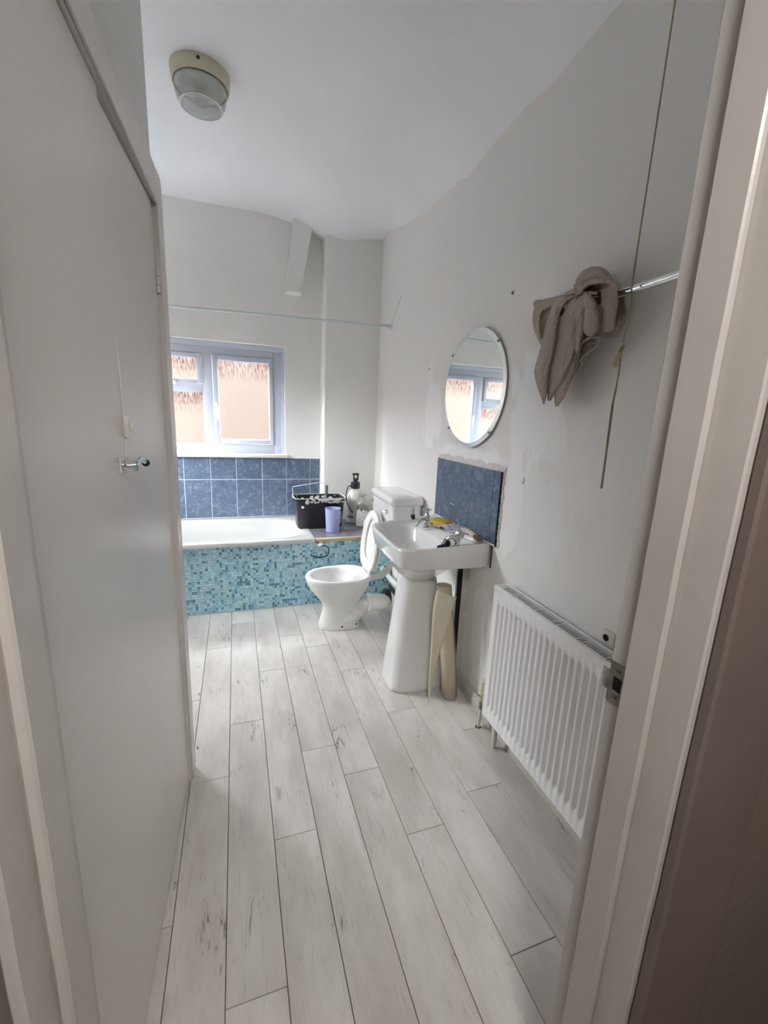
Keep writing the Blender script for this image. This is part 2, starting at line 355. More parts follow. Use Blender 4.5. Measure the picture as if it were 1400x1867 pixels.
# hall around the camera
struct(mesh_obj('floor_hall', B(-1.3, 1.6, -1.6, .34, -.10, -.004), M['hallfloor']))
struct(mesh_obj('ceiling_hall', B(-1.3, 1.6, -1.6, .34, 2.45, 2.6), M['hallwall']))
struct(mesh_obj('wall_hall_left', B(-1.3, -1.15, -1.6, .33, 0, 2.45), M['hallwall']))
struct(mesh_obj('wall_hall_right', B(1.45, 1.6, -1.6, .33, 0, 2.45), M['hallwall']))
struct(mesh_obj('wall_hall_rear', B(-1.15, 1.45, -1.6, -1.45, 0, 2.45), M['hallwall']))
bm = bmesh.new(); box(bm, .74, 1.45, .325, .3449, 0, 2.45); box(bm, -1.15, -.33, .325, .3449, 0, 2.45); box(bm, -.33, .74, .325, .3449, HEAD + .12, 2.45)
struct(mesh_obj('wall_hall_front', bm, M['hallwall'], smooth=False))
# door lining, stops, architraves
dl = struct(thing('trim_door_lining', 'chipped off-white painted door lining round the entrance doorway', 'door frame'))
del dl['category'], dl['label']
def wob(bm, amp=.0009, f=14):
    for v in bm.verts:
        n = mnoise.noise(v.co * f); v.co.x += amp * n; v.co.y += amp * mnoise.noise(v.co * f + Vector((7, 3, 1)))
def jambbox(x0, x1, y0, y1, z0=0, z1=HEAD, bev=.0025):
    bm = bmesh.new(); N = 60
    ring = lambda z: [(x0 + bev, y0, z), (x1 - bev, y0, z), (x1, y0 + bev, z), (x1, y1 - bev, z), (x1 - bev, y1, z), (x0 + bev, y1, z), (x0, y1 - bev, z), (x0, y0 + bev, z)]
    loft(bm, [ring(z0 + (z1 - z0) * i / N) for i in range(N + 1)]); wob(bm); return bm
for nm, a in (('lining', (JR, JR + .025, YH, YF)), ('lining', (JL - .025, JL, YH, YF)), ('door_stop', (JR - .012, JR, .3965, .446)), ('door_stop', (JL, JL + .012, .3914, .444))):
    mesh_obj(nm, jambbox(*a), M['jamb'], dl, angle=25)
mesh_obj('lining_head', B(JL - .02, JR + .02, YH, YF, HEAD, HEAD + .025), M['jamb'], dl)
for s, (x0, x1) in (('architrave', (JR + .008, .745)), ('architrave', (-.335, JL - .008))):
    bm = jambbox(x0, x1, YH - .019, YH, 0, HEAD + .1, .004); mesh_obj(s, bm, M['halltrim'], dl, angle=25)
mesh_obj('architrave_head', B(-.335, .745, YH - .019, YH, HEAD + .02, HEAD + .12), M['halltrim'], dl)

# strike plate
sp = thing('strike_plate', 'worn grey metal strike plate screwed to the right-hand door lining', 'strike plate', (JR, .463, 1.09))
bm = bmesh.new(); t = .002
for a in ((-.016, .016, -.036, -.012), (-.016, .016, .012, .036), (.007, .016, -.012, .012), (-.016, -.009, -.012, .012)):
    box(bm, -t, 0, a[0], a[1], a[2], a[3])
mesh_obj('plate', bm, M['steel'], sp, smooth=False)
bm = loft(bmesh.new(), [[(-t, .016, -.018), (0, .016, -.018), (0, .016, .018), (-t, .016, .018)], [(-t, .024, -.017), (0, .024, -.017), (0, .024, .017), (-t, .024, .017)],
     [(.004, .034, -.014), (.006, .033, -.014), (.006, .033, .014), (.004, .034, .014)]])
mesh_obj('lip', bm, M['steel'], sp)
mesh_obj('latch_hole', B(-.0012, -.0002, -.0085, .007, -.0118, .0118), M['hole'], sp, smooth=False)
for z in (-.024, .024):
    s_ = mesh_obj('screw', lathe(bmesh.new(), [(.0042, -.0006), (.0042, -.0028), (.003, -.0034)], axis='x', n=16, org=(0, 0, z)), M['steel'], sp)
    mesh_obj('screw_slot', B(-.0038, -.0033, -.0035, .0035, z - .0005, z + .0005), M['hole'], s_, smooth=False)

# ------------------------------------------------------------------ cupboard on the left
cw = CL(0); Y0C, Y1C = YF, 1.70
bm = bmesh.new(); DT = 2.142; DY0, DY1 = .66, 1.655
box(bm, -.9, 0, DY1, Y1C, 0, 3.4); box(bm, -.9, 0, Y0C, DY1, DT, 3.4); box(bm, -.9, 0, Y0C, DY0, 0, DT); box(bm, -.9, -.10, DY0, DY1, 0, DT)
bmesh.ops.remove_doubles(bm, verts=bm.verts[:], dist=1e-5)
struct(mesh_obj('wall_cupboard', bm, M['wall'], smooth=False, loc=cw, rotz=AL))
tr_ = struct(thing('trim_cupboard_architrave', 'x', 'x', cw, AL)); del tr_['label'], tr_['category']
def arch_ring(z0, z1):
    return None
bm = prism(bmesh.new(), [(DY1 + .004, 0), (DY1 + .004, 2.136), (DY0, 2.146), (DY0 - .07, 2.23), (1.728, 2.235), (1.742, 2.21), (1.738, 0)], 'x', 0, .020)
bmesh.ops.bevel(bm, geom=[e for e in bm.edges if all(v.co.x > .019 for v in e.verts)], offset=.006, segments=3, affect='EDGES')
mesh_obj('architrave', bm, M['gloss'], tr_)
door = thing('cupboard_door', 'tall flush off-white cupboard door with a small chrome turn latch', 'door', cw, AL)
bm = prism(bmesh.new(), [(DY0, .028), (1.650, .028), (1.646, 2.128), (1.160, 2.112), (1.163, 2.134), (DY0, 2.141)], 'x', -.034, .004)
mesh_obj('door_panel', bm, M['doorpaint'], door, smooth=False)
for z0, z1 in ((1.87, 1.945), (.235, .32)):
    bm = bmesh.new()
    for k in range(3): lathe(bm, [(.006, z0 + (z1 - z0) * (k / 3) + .001), (.006, z0 + (z1 - z0) * ((k + 1) / 3) - .001)], .008, 1.653, n=10)
    mesh_obj('hinge', bm, M['gloss'], door)
kn = mesh_obj('latch_plate', B(.004, .008, 1.090, 1.118, 1.360, 1.392, bev=.0015), M['gloss'], door)
bm = bmesh.new(); lathe(bm, [(.011, .008), (.011, .012), (.006, .016), (.006, .028), (.012, .03), (.012, .036)], axis='x', n=18, org=(0, 1.105, 1.375))
mesh_obj('knob', bm, M['chrome'], door)
mesh_obj('bolt_bar', tube(bmesh.new(), smoothpath([(.030, 1.105, 1.375), (.034, 1.14, 1.383), (.030, 1.165, 1.385), (.03, 1.215, 1.370)]), .0055, 10), M['chrome'], door)
mesh_obj('bolt_end', lathe(bmesh.new(), [(.009, 1.212), (.009, 1.219)], axis='y', n=14, org=(.03, 0, 1.370)), M['black'], door)
bm = box(bmesh.new(), .004, .016, 1.146, 1.160, 1.436, 1.486, bev=.002); box(bm, .016, .024, 1.150, 1.163, 1.452, 1.470, bev=.002)
mesh_obj('hook_catch', bm, M['gloss'], door)
mesh_obj('raised_line', tube(bmesh.new(), [(.005, 1.153, 1.486), (.0045, 1.152, 1.56), (.004, 1.151, 1.63), (.003, 1.150, 1.70)], [.0022, .002, .0015, .001], 8), M['doorpaint'], door)  # thin raised line on the door, tapering upward
mesh_obj('raised_line', tube(bmesh.new(), [(.005, 1.155, 1.436), (.005, 1.150, 1.405), (.005, 1.14, 1.39)], .0015, 8), M['doorpaint'], door)

# ------------------------------------------------------------------ back wall tiles
def tile_obj(parent, wdt, hgt, loc, thick=.008, rot=0, face='y'):
    if face == 'y': bm = B(0, wdt, -thick, 0, 0, hgt)
    elif face == 'x': bm = B(-thick, 0, 0, wdt, 0, hgt)
    else: bm = B(0, wdt, 0, hgt, 0, thick)
    sel = {'y': lambda v: v.co.y < -thick + 1e-5, 'x': lambda v: v.co.x < -thick + 1e-5, 'z': lambda v: v.co.z > thick - 1e-5}[face]
    bmesh.ops.bevel(bm, geom=[e for e in bm.edges if all(sel(v) for v in e.verts)], offset=.0015, segments=1, affect='EDGES')
    return mesh_obj('tile', bm, M['tile'], parent, smooth=False, loc=loc)
mesh_obj('grout', B(-1.13, .750, YB - .0075, YB, .564, 1.117), M['grout'], wall_back, smooth=False)
ts = [-1.13, -1.093, -.875, -.658, -.441, -.224, -.007, .219, .438, .659, .752]
for a, b_ in zip(ts, ts[1:]):
    for z0, z1 in ((.570, .920), (.920, 1.118)):
        tile_obj(wall_back, b_ - a - .0055, z1 - z0 - .0055, (a + .00275, YB - .002, z0 + .00275))

# ------------------------------------------------------------------ window
win = struct(thing('window_1', 'x', 'x')); del win['label'], win['category']
YW = 4.15
def fr(name, pieces, y0, y1, bev=.004, parent=win, m='upvc'):
    bm = bmesh.new()
    for x0, x1, z0, z1 in pieces: box(bm, x0, x1, y0, y1, z0, z1, bev=bev)
    return mesh_obj(name, bm, M[m], parent)
fr('window_frame', [(.335, .430, 1.150, 2.065), (-.893, -.82, 1.150, 2.065), (-.82, .335, 1.998, 2.065), (-.82, .335, 1.150, 1.232), (-.262, -.182, 1.232, 1.998), (-.82, -.262, 1.672, 1.742)], YW, YW + .06)
fr('frame_bead', [(.402, .434, 1.153, 2.055), (-.9, -.872, 1.153, 2.055), (-.9, .434, 2.055, 2.095)], YW - .025, YW + .01)
sash = fr('casement_sash', [(-.178, -.134, 1.236, 1.996), (.296, .333, 1.236, 1.996), (-.134, .296, 1.952, 1.996), (-.134, .296, 1.236, 1.276)], YW - .014, YW + .045, .006)
vent = fr('vent_sash', [(-.306, -.266, 1.746, 1.994), (-.815, -.775, 1.746, 1.994), (-.775, -.306, 1.955, 1.994), (-.775, -.306, 1.746, 1.780)], YW - .014, YW + .045, .006)
def pane(x0, x1, z0, z1, par):
    mesh_obj('pane', B(x0, x1, 0, .004, z0 - z1, 0), M['pane'], par, smooth=False, loc=(0, YW + .022, z1))
pane(-.136, .298, 1.274, 1.954, sash); pane(-.777, -.304, 1.778, 1.957, vent); pane(-.822, -.26, 1.229, 1.675, win)
# handles
def handle(x, z, par, hor=False):
    bm = bmesh.new(); box(bm, x - .011, x + .011, YW - .022, YW - .014, z - .035, z + .035, bev=.003)
    lathe(bm, [(.012, YW - .022), (.012, YW - .034), (.009, YW - .037)], axis='y', n=18, org=(x, 0, z + .005))
    pts = [(x, YW - .034, z + .005), (x + .012, YW - .05, z - .02), (x + .016, YW - .05, z - .06), (x + .012, YW - .045, z - .11)]
    if hor: pts = [(x, YW - .034, z), (x - .03, YW - .048, z + .008), (x - .07, YW - .048, z + .006), (x - .11, YW - .044, z)]
    tube(bm, smoothpath(pts), [.009] * 8 + [.0085] * 8 + [.007] * 9, 12)
    h = mesh_obj('window_handle', bm, M['plastic'], par)
    mesh_obj('lock_button', lathe(bmesh.new(), [(.0065, YW - .037), (.0065, YW - .040)], axis='y', n=14, org=(x, 0, z + .005)), M['black'], h)
handle(-.157, 1.56, sash); handle(-.48, 1.763, vent, True)
mesh_obj('window_sill', B(-.93, .452, YB - .035, YW + .01, 1.121, 1.152, bev=.006), M['plastic'], win)
mesh_obj('reveal_lining', B(.430, .4365, YB + .002, YW, 1.152, 2.098), M['plastic'], win, smooth=False)
added_win = struct(thing('added_window', 'x', 'x')); del added_win['label'], added_win['category']  # unseen window, added to fill the room with more sky light
bm = bmesh.new()
for a in ((2.85, 2.91, 1.2, 2.3), (3.79, 3.85, 1.2, 2.3), (2.91, 3.79, 1.2, 1.26), (2.91, 3.79, 2.24, 2.3), (3.32, 3.38, 1.26, 2.24)): box(bm, -1.25, -1.20, a[0], a[1], a[2], a[3], bev=.004)
mesh_obj('window_frame', bm, M['upvc'], added_win)
mesh_obj('pane', B(-.002, .002, 0, .94, -1.02, 0), M['pane'], added_win, smooth=False, loc=(-1.225, 2.88, 2.26))
# outside
struct(mesh_obj('wall_outside', B(-6, 6, 7.2, 7.4, -3, 4.4), M['outside'], smooth=False))
struct(mesh_obj('wall_skyblock_upper', B(-6, 6, YB + .02, YB + .22, 3.4, 7.0), M['outside'], smooth=False))  # unseen upper storey added to shade the wall opposite from the sky
struct(mesh_obj('wall_skyblock_left', B(-5.4, -5.2, -6, 7.2, -3, 3.1), M['outside'], smooth=False))  # unseen wall added to limit sky light through the side window
struct(mesh_obj('wall_skyblock_side', B(1.45, 6, YB + .02, YB + .22, -3, 3.4), M['outside'], smooth=False))  # facade widened along with the upper part, same shading of the opposite wall
struct(mesh_obj('ground_outside', B(-40, 40, -40, 40, -3.2, -3), M['ground'], smooth=False))

# ------------------------------------------------------------------ boxed-in pipe above
bm = loft(bmesh.new(), [[(.507, 3.93, 3.108), (.662, 3.93, 3.108), (.675, YB - .001, 3.108), (.500, YB - .001, 3.108)], [(.506, 3.93, 3.09), (.660, 3.93, 3.09), (.673, YB - .001, 3.09), (.500, YB - .001, 3.09)],
                        [(.433, 3.93, 2.525), (.560, 3.93, 2.525), (.565, YB - .001, 2.525), (.430, YB - .001, 2.525)]])
bmesh.ops.bevel(bm, geom=[e for e in bm.edges if e.calc_length() > .5], offset=.006, segments=2, affect='EDGES')
tag(mesh_obj('pipe_boxing', bm, M['wall']), 'white painted tapering pipe boxing high on the back wall at the ceiling', 'boxing')

# ------------------------------------------------------------------ bath, panel, ledge
bath = thing('bath', 'white enamelled bathtub below the window with turquoise mosaic side panel', 'bath', (-.275, 3.65, 0))
def bring(x0, x1, y0, y1, z, n, N=96):
    return [(px - (-.275), py - 3.65, z) for px, py in srounded((x0 + x1) / 2, (y0 + y1) / 2, (x1 - x0) / 2, (y1 - y0) / 2, n, N)]
X0, X1, YA, YZ = -1.128, .575, 3.235, 4.058
rings = [bring(X0, X1, YA, YZ, .528, 60), bring(X0, X1, YA, YZ, .553, 60), bring(X0 + .004, X1 - .004, YA + .004, YZ - .004, .560, 60), bring(X0 + .02, X1 - .02, YA + .02, YZ - .02, .561, 40),
         bring(-1.06, .520, YA + .062, YZ - .052, .560, 4.6), bring(-1.055, .512, YA + .070, YZ - .060, .556, 4.4), bring(-1.045, .50, YA + .078, YZ - .070, .542, 4.2),
         bring(-1.02, .45, YA + .10, YZ - .10, .40, 4.0), bring(-1.0, .39, YA + .125, YZ - .13, .26, 3.8), bring(-.97, .33, YA + .16, YZ - .17, .19, 3.4), bring(-.90, .25, YA + .22, YZ - .24, .165, 3)]
bm = loft(bmesh.new(), rings, cap0=False)
mesh_obj('tub', bm, M['enamel'], bath, angle=50)
bp_ = mesh_obj('side_panel', B(-1.128, 1.228, 0, .018, 0, .526), M['grout'], bath, smooth=False, loc=(.275, -.388, 0)); bp_['label'] = 'turquoise and pale blue mosaic side panel'
bm = bmesh.new(); cl = bm.loops.layers.float_color.new('tint'); P_ = .0200
pal = [((182, 222, 232), 28), ((162, 210, 226), 24), ((196, 226, 232), 20), ((138, 196, 220), 14), ((96, 160, 186), 6), ((80, 142, 168), 8), ((80, 136, 146), 3)]
bag = [c for c, n in pal for _ in range(n)]
nx = int((1.228 + 1.128) / P_); nz = 26
for i in range(nx):
    for k in range(nz):
        x0 = -1.127 + i * P_; z0 = .006 + k * P_; g_ = .0009
        r_ = bmesh.ops.create_cube(bm, size=1)
        for v in r_['verts']:
            top_ = v.co.y < 0; e_ = .0007 if top_ else 0
            v.co = Vector((x0 + g_ + e_ * (1 if v.co.x < 0 else -1) + (v.co.x + .5) * (P_ - 2 * g_), -.0025 if top_ else .0002, z0 + g_ + e_ * (1 if v.co.z < 0 else -1) + (v.co.z + .5) * (P_ - 2 * g_)))
        c = random.choice(bag); q = random.uniform(.93, 1.05); c = lin(tuple(min(255, v * q) for v in c))
        for f in {f for v in r_['verts'] for f in v.link_faces}:
            for l in f.loops: l[cl] = c
o = mesh_obj('mosaic_tiles', bm, M['mosaic'], bp_, smooth=False); o['kind'] = 'stuff'
o.data.color_attributes['tint']  # stored as colour
mesh_obj('panel_screw', lathe(bmesh.new(), [(.005, -.0025), (.005, -.005)], axis='y', n=10, org=(.80, 0, .500)), M['black'], bp_)
mesh_obj('panel_screw', lathe(bmesh.new(), [(.004, -.0025), (.004, -.005)], axis='y', n=10, org=(.13, 0, .490)), M['black'], bp_)
ledge = thing('tiled_ledge', 'low tiled ledge between bath end and right wall with raw timber edge', 'ledge', (.577, 3.25, 0))
mesh_obj('ledge_board', B(0, .662, .03, .638, .512, .548), M['grout'], ledge, smooth=False)
mesh_obj('timber_edge', B(0, .655, -.006, .03, .528, .556, bev=.003), M['timber'], ledge)
for xx in (0, .295, .590):
    for yy in (.032, .25, .47):
        ww = min(.293, .66 - xx); hh = .216 if yy < .4 else .165
        t_ = tile_obj(ledge, ww, hh, (xx + .001, yy, .548), thick=.009, face='z'); t_.data.materials.clear(); t_.data.materials.append(M['ledgetile'])
# chrome overflow fitting and dangling black cable
ov = thing('valve_fitting', 'small round chrome fitting with a dangling black cable on the mosaic panel', 'fitting', (.604, 3.257, .517))
mesh_obj('rosette', lathe(bmesh.new(), [(.012, 0), (.031, -.001), (.031, -.006), (.024, -.012), (.022, -.022), (.012, -.024)], axis='y', n=28), M['chrome'], ov)
for k in range(5):
    a = 2 * PI * k / 5; mesh_obj('fitting_hole', lathe(bmesh.new(), [(.0032, -.0235), (.0032, -.0246)], axis='y', n=8, org=(.014 * math.cos(a), 0, .014 * math.sin(a))), M['black'], ov)
mesh_obj('cable', tube(bmesh.new(), smoothpath([(.018, -.020, -.02), (.05, -.022, -.018), (.075, -.02, -.045), (.070, -.02, -.09), (.035, -.018, -.112), (-.03, -.018, -.106), (-.072, -.012, -.088)]), .0045, 10), M['black'], ov)

# ------------------------------------------------------------------ things on the ledge
bk = thing('plaster_bucket', 'black rectangular bucket smeared with white plaster on the bath corner', 'bucket', (.672, 3.66, .5615))
def rrect(hx, hy, z, cx=0, cy=0): return [(px, py, z) for px, py in srounded(cx, cy, hx, hy, 9, 40)]
rings = [rrect(.188, .095, 0), rrect(.192, .098, .006), rrect(.210, .115, .24), rrect(.212, .117, .243), rrect(.222, .128, .244), rrect(.222, .128, .262), rrect(.216, .121, .262), rrect(.207, .112, .255), rrect(.190, .096, .02), ]
mesh_obj('bucket_body', loft(bmesh.new(), rings), M['black'], bk, angle=30)
mesh_obj('plaster_residue', loft(bmesh.new(), [rrect(.198, .104, .10), rrect(.199, .105, .150), rrect(.16, .08, .160)], cap0=True), M['plaster'], bk)
random.seed(11)
def blob(bm, c, r, sq=(1, 1, 1), seed=0):
    r_ = bmesh.ops.create_icosphere(bm, subdivisions=2, radius=1)
    for v in r_['verts']:
        n = 1 + .5 * mnoise.noise(v.co * 1.7 + Vector((seed, seed * 2, 3)))
        v.co = Vector(c) + Vector((v.co.x * r * sq[0] * n, v.co.y * r * sq[1] * n, v.co.z * r * sq[2] * n))
bm = bmesh.new()
for k in range(110):   # dried splashes round the rim
    s_ = random.random()
    if s_ < .6: c = (random.uniform(-.13, .2), -.1285 + .0, random.uniform(.225, .262)); sq = (1.3, .25, .8)
    elif s_ < .8: c = (random.uniform(-.2, .2), .108, random.uniform(.2, .25)); sq = (1.6, .3, 1)
    else: c = (.223, random.uniform(-.1, .1), random.uniform(.12, .25)); sq = (.25, 1, 1.2)
    if c[1] < -.12 and c[2] < .243: c = (c[0], -.1165, c[2])
    if c[0] > .22 and c[2] < .243: c = (.212 - (.243 - c[2]) * .08, c[1], c[2])
    blob(bm, c, random.uniform(.004, .012), sq, k)
blob(bm, (-.156, -.1105, .19), .011, (1, .3, 1), 3)
mesh_obj('plaster_splashes', bm, M['plaster'], bk)['kind'] = 'stuff'
bm = bmesh.new(); n_ = 40
rim = [(px, py, .264) for px, py in srounded(0, 0, .219, .125, 9, 60)]
tube(bm, rim + rim[:1], .0032, 6, cap=False); mesh_obj('plastered_rim', bm, M['plaster'], bk)
mesh_obj('wire_handle', tube(bmesh.new(), [(-.226, 0, .25), (-.224, 0, .30), (-.230, -.01, .335), (-.226, -.01, .352), (-.10, -.01, .372), (0, -.01, .388), (.10, -.01, .374), (.198, -.01, .352), (.21, -.01, .335), (.226, 0, .25)], .003, 8), M['plastic'], bk)
tool = thing('trowel', 'plastering tool with grey handle standing up in the black bucket', 'trowel', (.748, 3.70, .715))
mesh_obj('tool_handle', tube(bmesh.new(), [(0, 0, .05), (0, 0, .09), (.0, .0, .20)], [.011, .014, .013], 12), mat('grey_green_grip', (92, 106, 104), .5), tool)
mesh_obj('tool_blade', prism(bmesh.new(), [(-.03, 0), (.034, 0), (.012, .055), (-.010, .055)], 'y', -.004, .004), M['plaster'], tool)
jug = thing('lilac_jug', 'lilac plastic beaker standing in front of the black bucket', 'beaker', (.754, 3.452, .5575))
N_ = 36
def ringz(r, z, cx=0, cy=0, n=N_): return [(cx + r * math.cos(2 * PI * i / n), cy + r * math.sin(2 * PI * i / n), z) for i in range(n)]
mesh_obj('beaker_body', loft(bmesh.new(), [ringz(.052, 0), ringz(.055, .003), ringz(.064, .196), ringz(.067, .198), ringz(.067, .203), ringz(.063, .203), ringz(.060, .195), ringz(.050, .006)]), M['lilac'], jug)
mesh_obj('beaker_handle', tube(bmesh.new(), smoothpath([(.055, .03, .165), (.078, .045, .160), (.082, .048, .12), (.074, .043, .07), (.052, .03, .055)], 5), .006, 8), M['lilac'], jug)
# pressure sprayer
spz = thing('pressure_sprayer', 'white pump sprayer with black head and black hose in the corner', 'sprayer', (1.03, 3.765, .5575))
mesh_obj('sprayer_body', lathe(bmesh.new(), [(.06, 0), (.078, .006), (.08, .03), (.08, .20), (.074, .25), (.055, .29), (.034, .31), (.034, .325)]), M['milky'], spz)
mesh_obj('sprayer_collar', lathe(bmesh.new(), [(.040, .318), (.044, .322), (.042, .372), (.034, .378), (.020, .384), (.018, .41)], n=28), M['black'], spz)
bm = bmesh.new(); box(bm, -.022, -.012, -.012, .012, .395, .455, bev=.003); box(bm, .014, .026, -.012, .012, .395, .452, bev=.003); box(bm, -.030, .030, -.014, .014, .440, .458, bev=.004); box(bm, -.022, .026, -.012, .012, .392, .410, bev=.003)
mesh_obj('pump_handle', bm, M['black'], spz)
mesh_obj('hose', tube(bmesh.new(), smoothpath([(-.038, -.01, .345), (-.075, -.03, .335), (-.096, -.045, .28), (-.092, -.06, .20), (-.068, -.075, .14), (-.04, -.085, .11)]), .0048, 10), M['black'], spz)
bm = bmesh.new()
for k, (x0, x1) in enumerate(((-.076, -.066), (-.063, -.053), (-.050, -.040), (-.037, -.028))):
    a0, a1 = math.acos(max(-1, x0 / .0815)), math.acos(x1 / .0815)
    pts = [(-.0815 * math.sin(PI / 2 - t_), 0) for t_ in (a0, a1)]
    vs = [bm.verts.new((.0812 * math.cos(a), -.0812 * math.sin(a), z)) for a, z in ((a0, .052), (a1, .052), (a1, .070), (a0, .070))]
    bm.faces.new(vs)
mesh_obj('printed_marks', bm, M['black'], spz, smooth=False)
# clear trigger bottle
sb = thing('spray_bottle', 'clear trigger spray bottle with torn white label beside the cistern', 'spray bottle', (1.055, 3.585, .5575))
def ell(rx, ry, z): return [(rx * math.cos(2 * PI * i / 28), ry * math.sin(2 * PI * i / 28), z) for i in range(28)]
mesh_obj('bottle_body', loft(bmesh.new(), [ell(.052, .034, 0), ell(.056, .037, .006), ell(.058, .038, .06), ell(.050, .034, .12), ell(.056, .036, .17), ell(.050, .033, .205), ell(.026, .022, .232), ell(.014, .014, .25), ell(.014, .014, .26)]), M['clear'], sb)
mesh_obj('liquid', loft(bmesh.new(), [ell(.050, .031, .135), ell(.051, .032, .19), ell(.047, .03, .20)]), mat('dark_liquid', (70, 60, 66), .3), sb)
bm = loft(bmesh.new(), [[((.0595 + .002 * mnoise.noise(Vector((a * 3, z * 40, 0)))) * math.cos(a) * s, (.040) * math.sin(a) * s, z) for a in [PI * 1.02 + PI * 1.0 * i / 14 for i in range(15)]] for z, s in ((.008, .98), (.04, 1.0), (.07, 1.0), (.10, .95), (.125, .92), (.15, .96))], False, False, closed=False)
for v in bm.verts:
    if v.co.z > .14: v.co.z += .035 * mnoise.noise(Vector((v.co.x * 60, 0, 5))) - .2 * v.co.x
mesh_obj('torn_label', bm, mat('crumpled_label', (225, 225, 222), .6, var=.15, vscale=60, bump=1, bscale=50), sb)
bm = bmesh.new(); lathe(bm, [(.016, .255), (.016, .275)], n=18); box(bm, -.045, .03, -.011, .011, .275, .298, bev=.006)
tube(bm, smoothpath([(-.028, 0, .275), (-.036, 0, .255), (-.032, 0, .235), (-.042, 0, .222)], 5), .004, 8)
mesh_obj('trigger_head', bm, M['clear'], sb)

# ------------------------------------------------------------------ toilet
wc = thing('toilet', 'white ceramic toilet pan with the seat and lid raised', 'toilet', (.68, 2.86, 0))
def egg(x0, x1, hw, z, n=2.3, N=56, back=.0, cy=0):
    out = []
    cx = x0 + (x1 - x0) * .56
    for i in range(N):
        a = 2 * PI * i / N; c, s = math.cos(a), math.sin(a)
        hx = (cx - x0) if c < 0 else (x1 - cx); nn = 2.1 if c < 0 else n
        out.append((cx + hx * sgn(c, 2 / nn) - .68, cy + hw * sgn(s, 2 / nn), z))
    return out
rings = [egg(.530, .835, .105, 0, 3), egg(.528, .838, .108, .008, 3), egg(.532, .833, .104, .025, 3), egg(.545, .822, .094, .07, 3), egg(.558, .815, .086, .12, 2.8), egg(.560, .82, .088, .17, 2.7), egg(.540, .84, .105, .21, 2.6),
         egg(.500, .865, .135, .26, 2.6), egg(.462, .89, .162, .31, 2.6), egg(.444, .90, .178, .35, 2.6), egg(.437, .905, .184, .375, 2.6), egg(.436, .907, .186, .392, 2.6), egg(.441, .904, .182, .400, 2.6), egg(.455, .895, .170, .402, 2.6),
         egg(.474, .80, .150, .400, 2.2), egg(.482, .792, .142, .392, 2.2), egg(.480, .792, .143, .365, 2.2), egg(.505, .78, .125, .33, 2.2), egg(.55, .76, .095, .29, 2.2), egg(.60, .74, .06, .235, 2.1), egg(.62, .72, .045, .20, 2)]
mesh_obj('pan', loft(bmesh.new(), rings), M['ceramic'], wc, angle=60)
mesh_obj('water', loft(bmesh.new(), [[(x_, y_, .262) for x_, y_, _ in egg(.575, .752, .079, 0, 2.1)], [(x_, y_, .263) for x_, y_, _ in egg(.575, .752, .079, 0, 2.1)]]), mat('standing_water', (128, 130, 128), .03), wc)
mesh_obj('trap_pipe', tube(bmesh.new(), smoothpath([(.02, -.02, .06), (.07, -.035, .075), (.13, -.045, .115), (.18, -.05, .158), (.235, -.05, .175)], 6), [.072] * 6 + [.066] * 6 + [.058] * 6 + [.052] * 7, 24), M['ceramic'], wc)
for dx, dz in ((.005, .03), (.115, .032)):
    mesh_obj('fixing_hole', lathe(bmesh.new(), [(.0065, -.110 + (.004 if dx < .1 else .018)), (.0065, -.099 + (.004 if dx < .1 else .018))], axis='y', n=14, org=(dx, 0, dz)), M['black'], wc)
# pan connector
bm = bmesh.new(); lathe(bm, [(.050, .195), (.068, .196), (.070, .205), (.069, .220), (.062, .226), (.060, .30), (.056, .335), (.040, .365), (.018, .378)], axis='x', n=32, org=(0, -.05, .175))
for v in bm.verts: v.co.y -= (v.co.x - .2) * .12
mesh_obj('pan_connector', bm, mat('white_plastic_connector', (238, 236, 230), .35), wc)
mesh_obj('connector_seal', lathe(bmesh.new(), [(.058, .345), (.064, .35), (.064, .385), (.02, .392)], axis='x', n=28, org=(0, -.022, .19)), M['black'], wc)
# seat and lid, raised and leaning back
def seatring(cz0, h, hw, n=2.25, N=52):
    pts = []
    for i in range(N):
        a = 2 * PI * i / N; c, s = math.cos(a), math.sin(a); nn = 2.15 if s > 0 else 3.0
        pts.append((hw * sgn(c, 2 / nn), cz0 + h * sgn(s, 2 / nn)))
    return pts
TL = math.radians(7)
def lean(bm, x0):
    R_ = Matrix.Translation((x0, 0, .418)) @ Matrix.Rotation(TL, 4, 'Y')
    bmesh.ops.transform(bm, matrix=R_, verts=bm.verts[:]); return bm
o1, i1 = seatring(.222, .222, .182), seatring(.228, .150, .112)
def yz(p, x): return [(x, u, v) for u, v in p]
def shrink(p, k, c): return [(u * k, c + (v - c) * k) for u, v in p]
rings = [yz(shrink(i1, 1.02, .228), .0), yz(i1, -.006), yz(i1, -.012), yz(shrink(i1, 1.05, .228), -.018), yz(shrink(o1, .96, .222), -.018), yz(shrink(o1, .99, .222), -.014), yz(o1, -.006), yz(shrink(o1, .985, .222), 0), yz(shrink(i1, 1.02, .228), 0)]
mesh_obj('seat', lean(loft(bmesh.new(), rings, False, False), .205), M['seat'], wc, angle=45)
o2 = shrink(o1, 1.0, .222)
rings = [yz(shrink(o2, .95, .222), -.012), yz(shrink(o2, .99, .222), -.010), yz(o2, -.003), yz(shrink(o2, .985, .222), .004), yz(shrink(o2, .9, .222), .008)]
mesh_obj('lid', lean(loft(bmesh.new(), rings), .222), M['seat'], wc, angle=45)
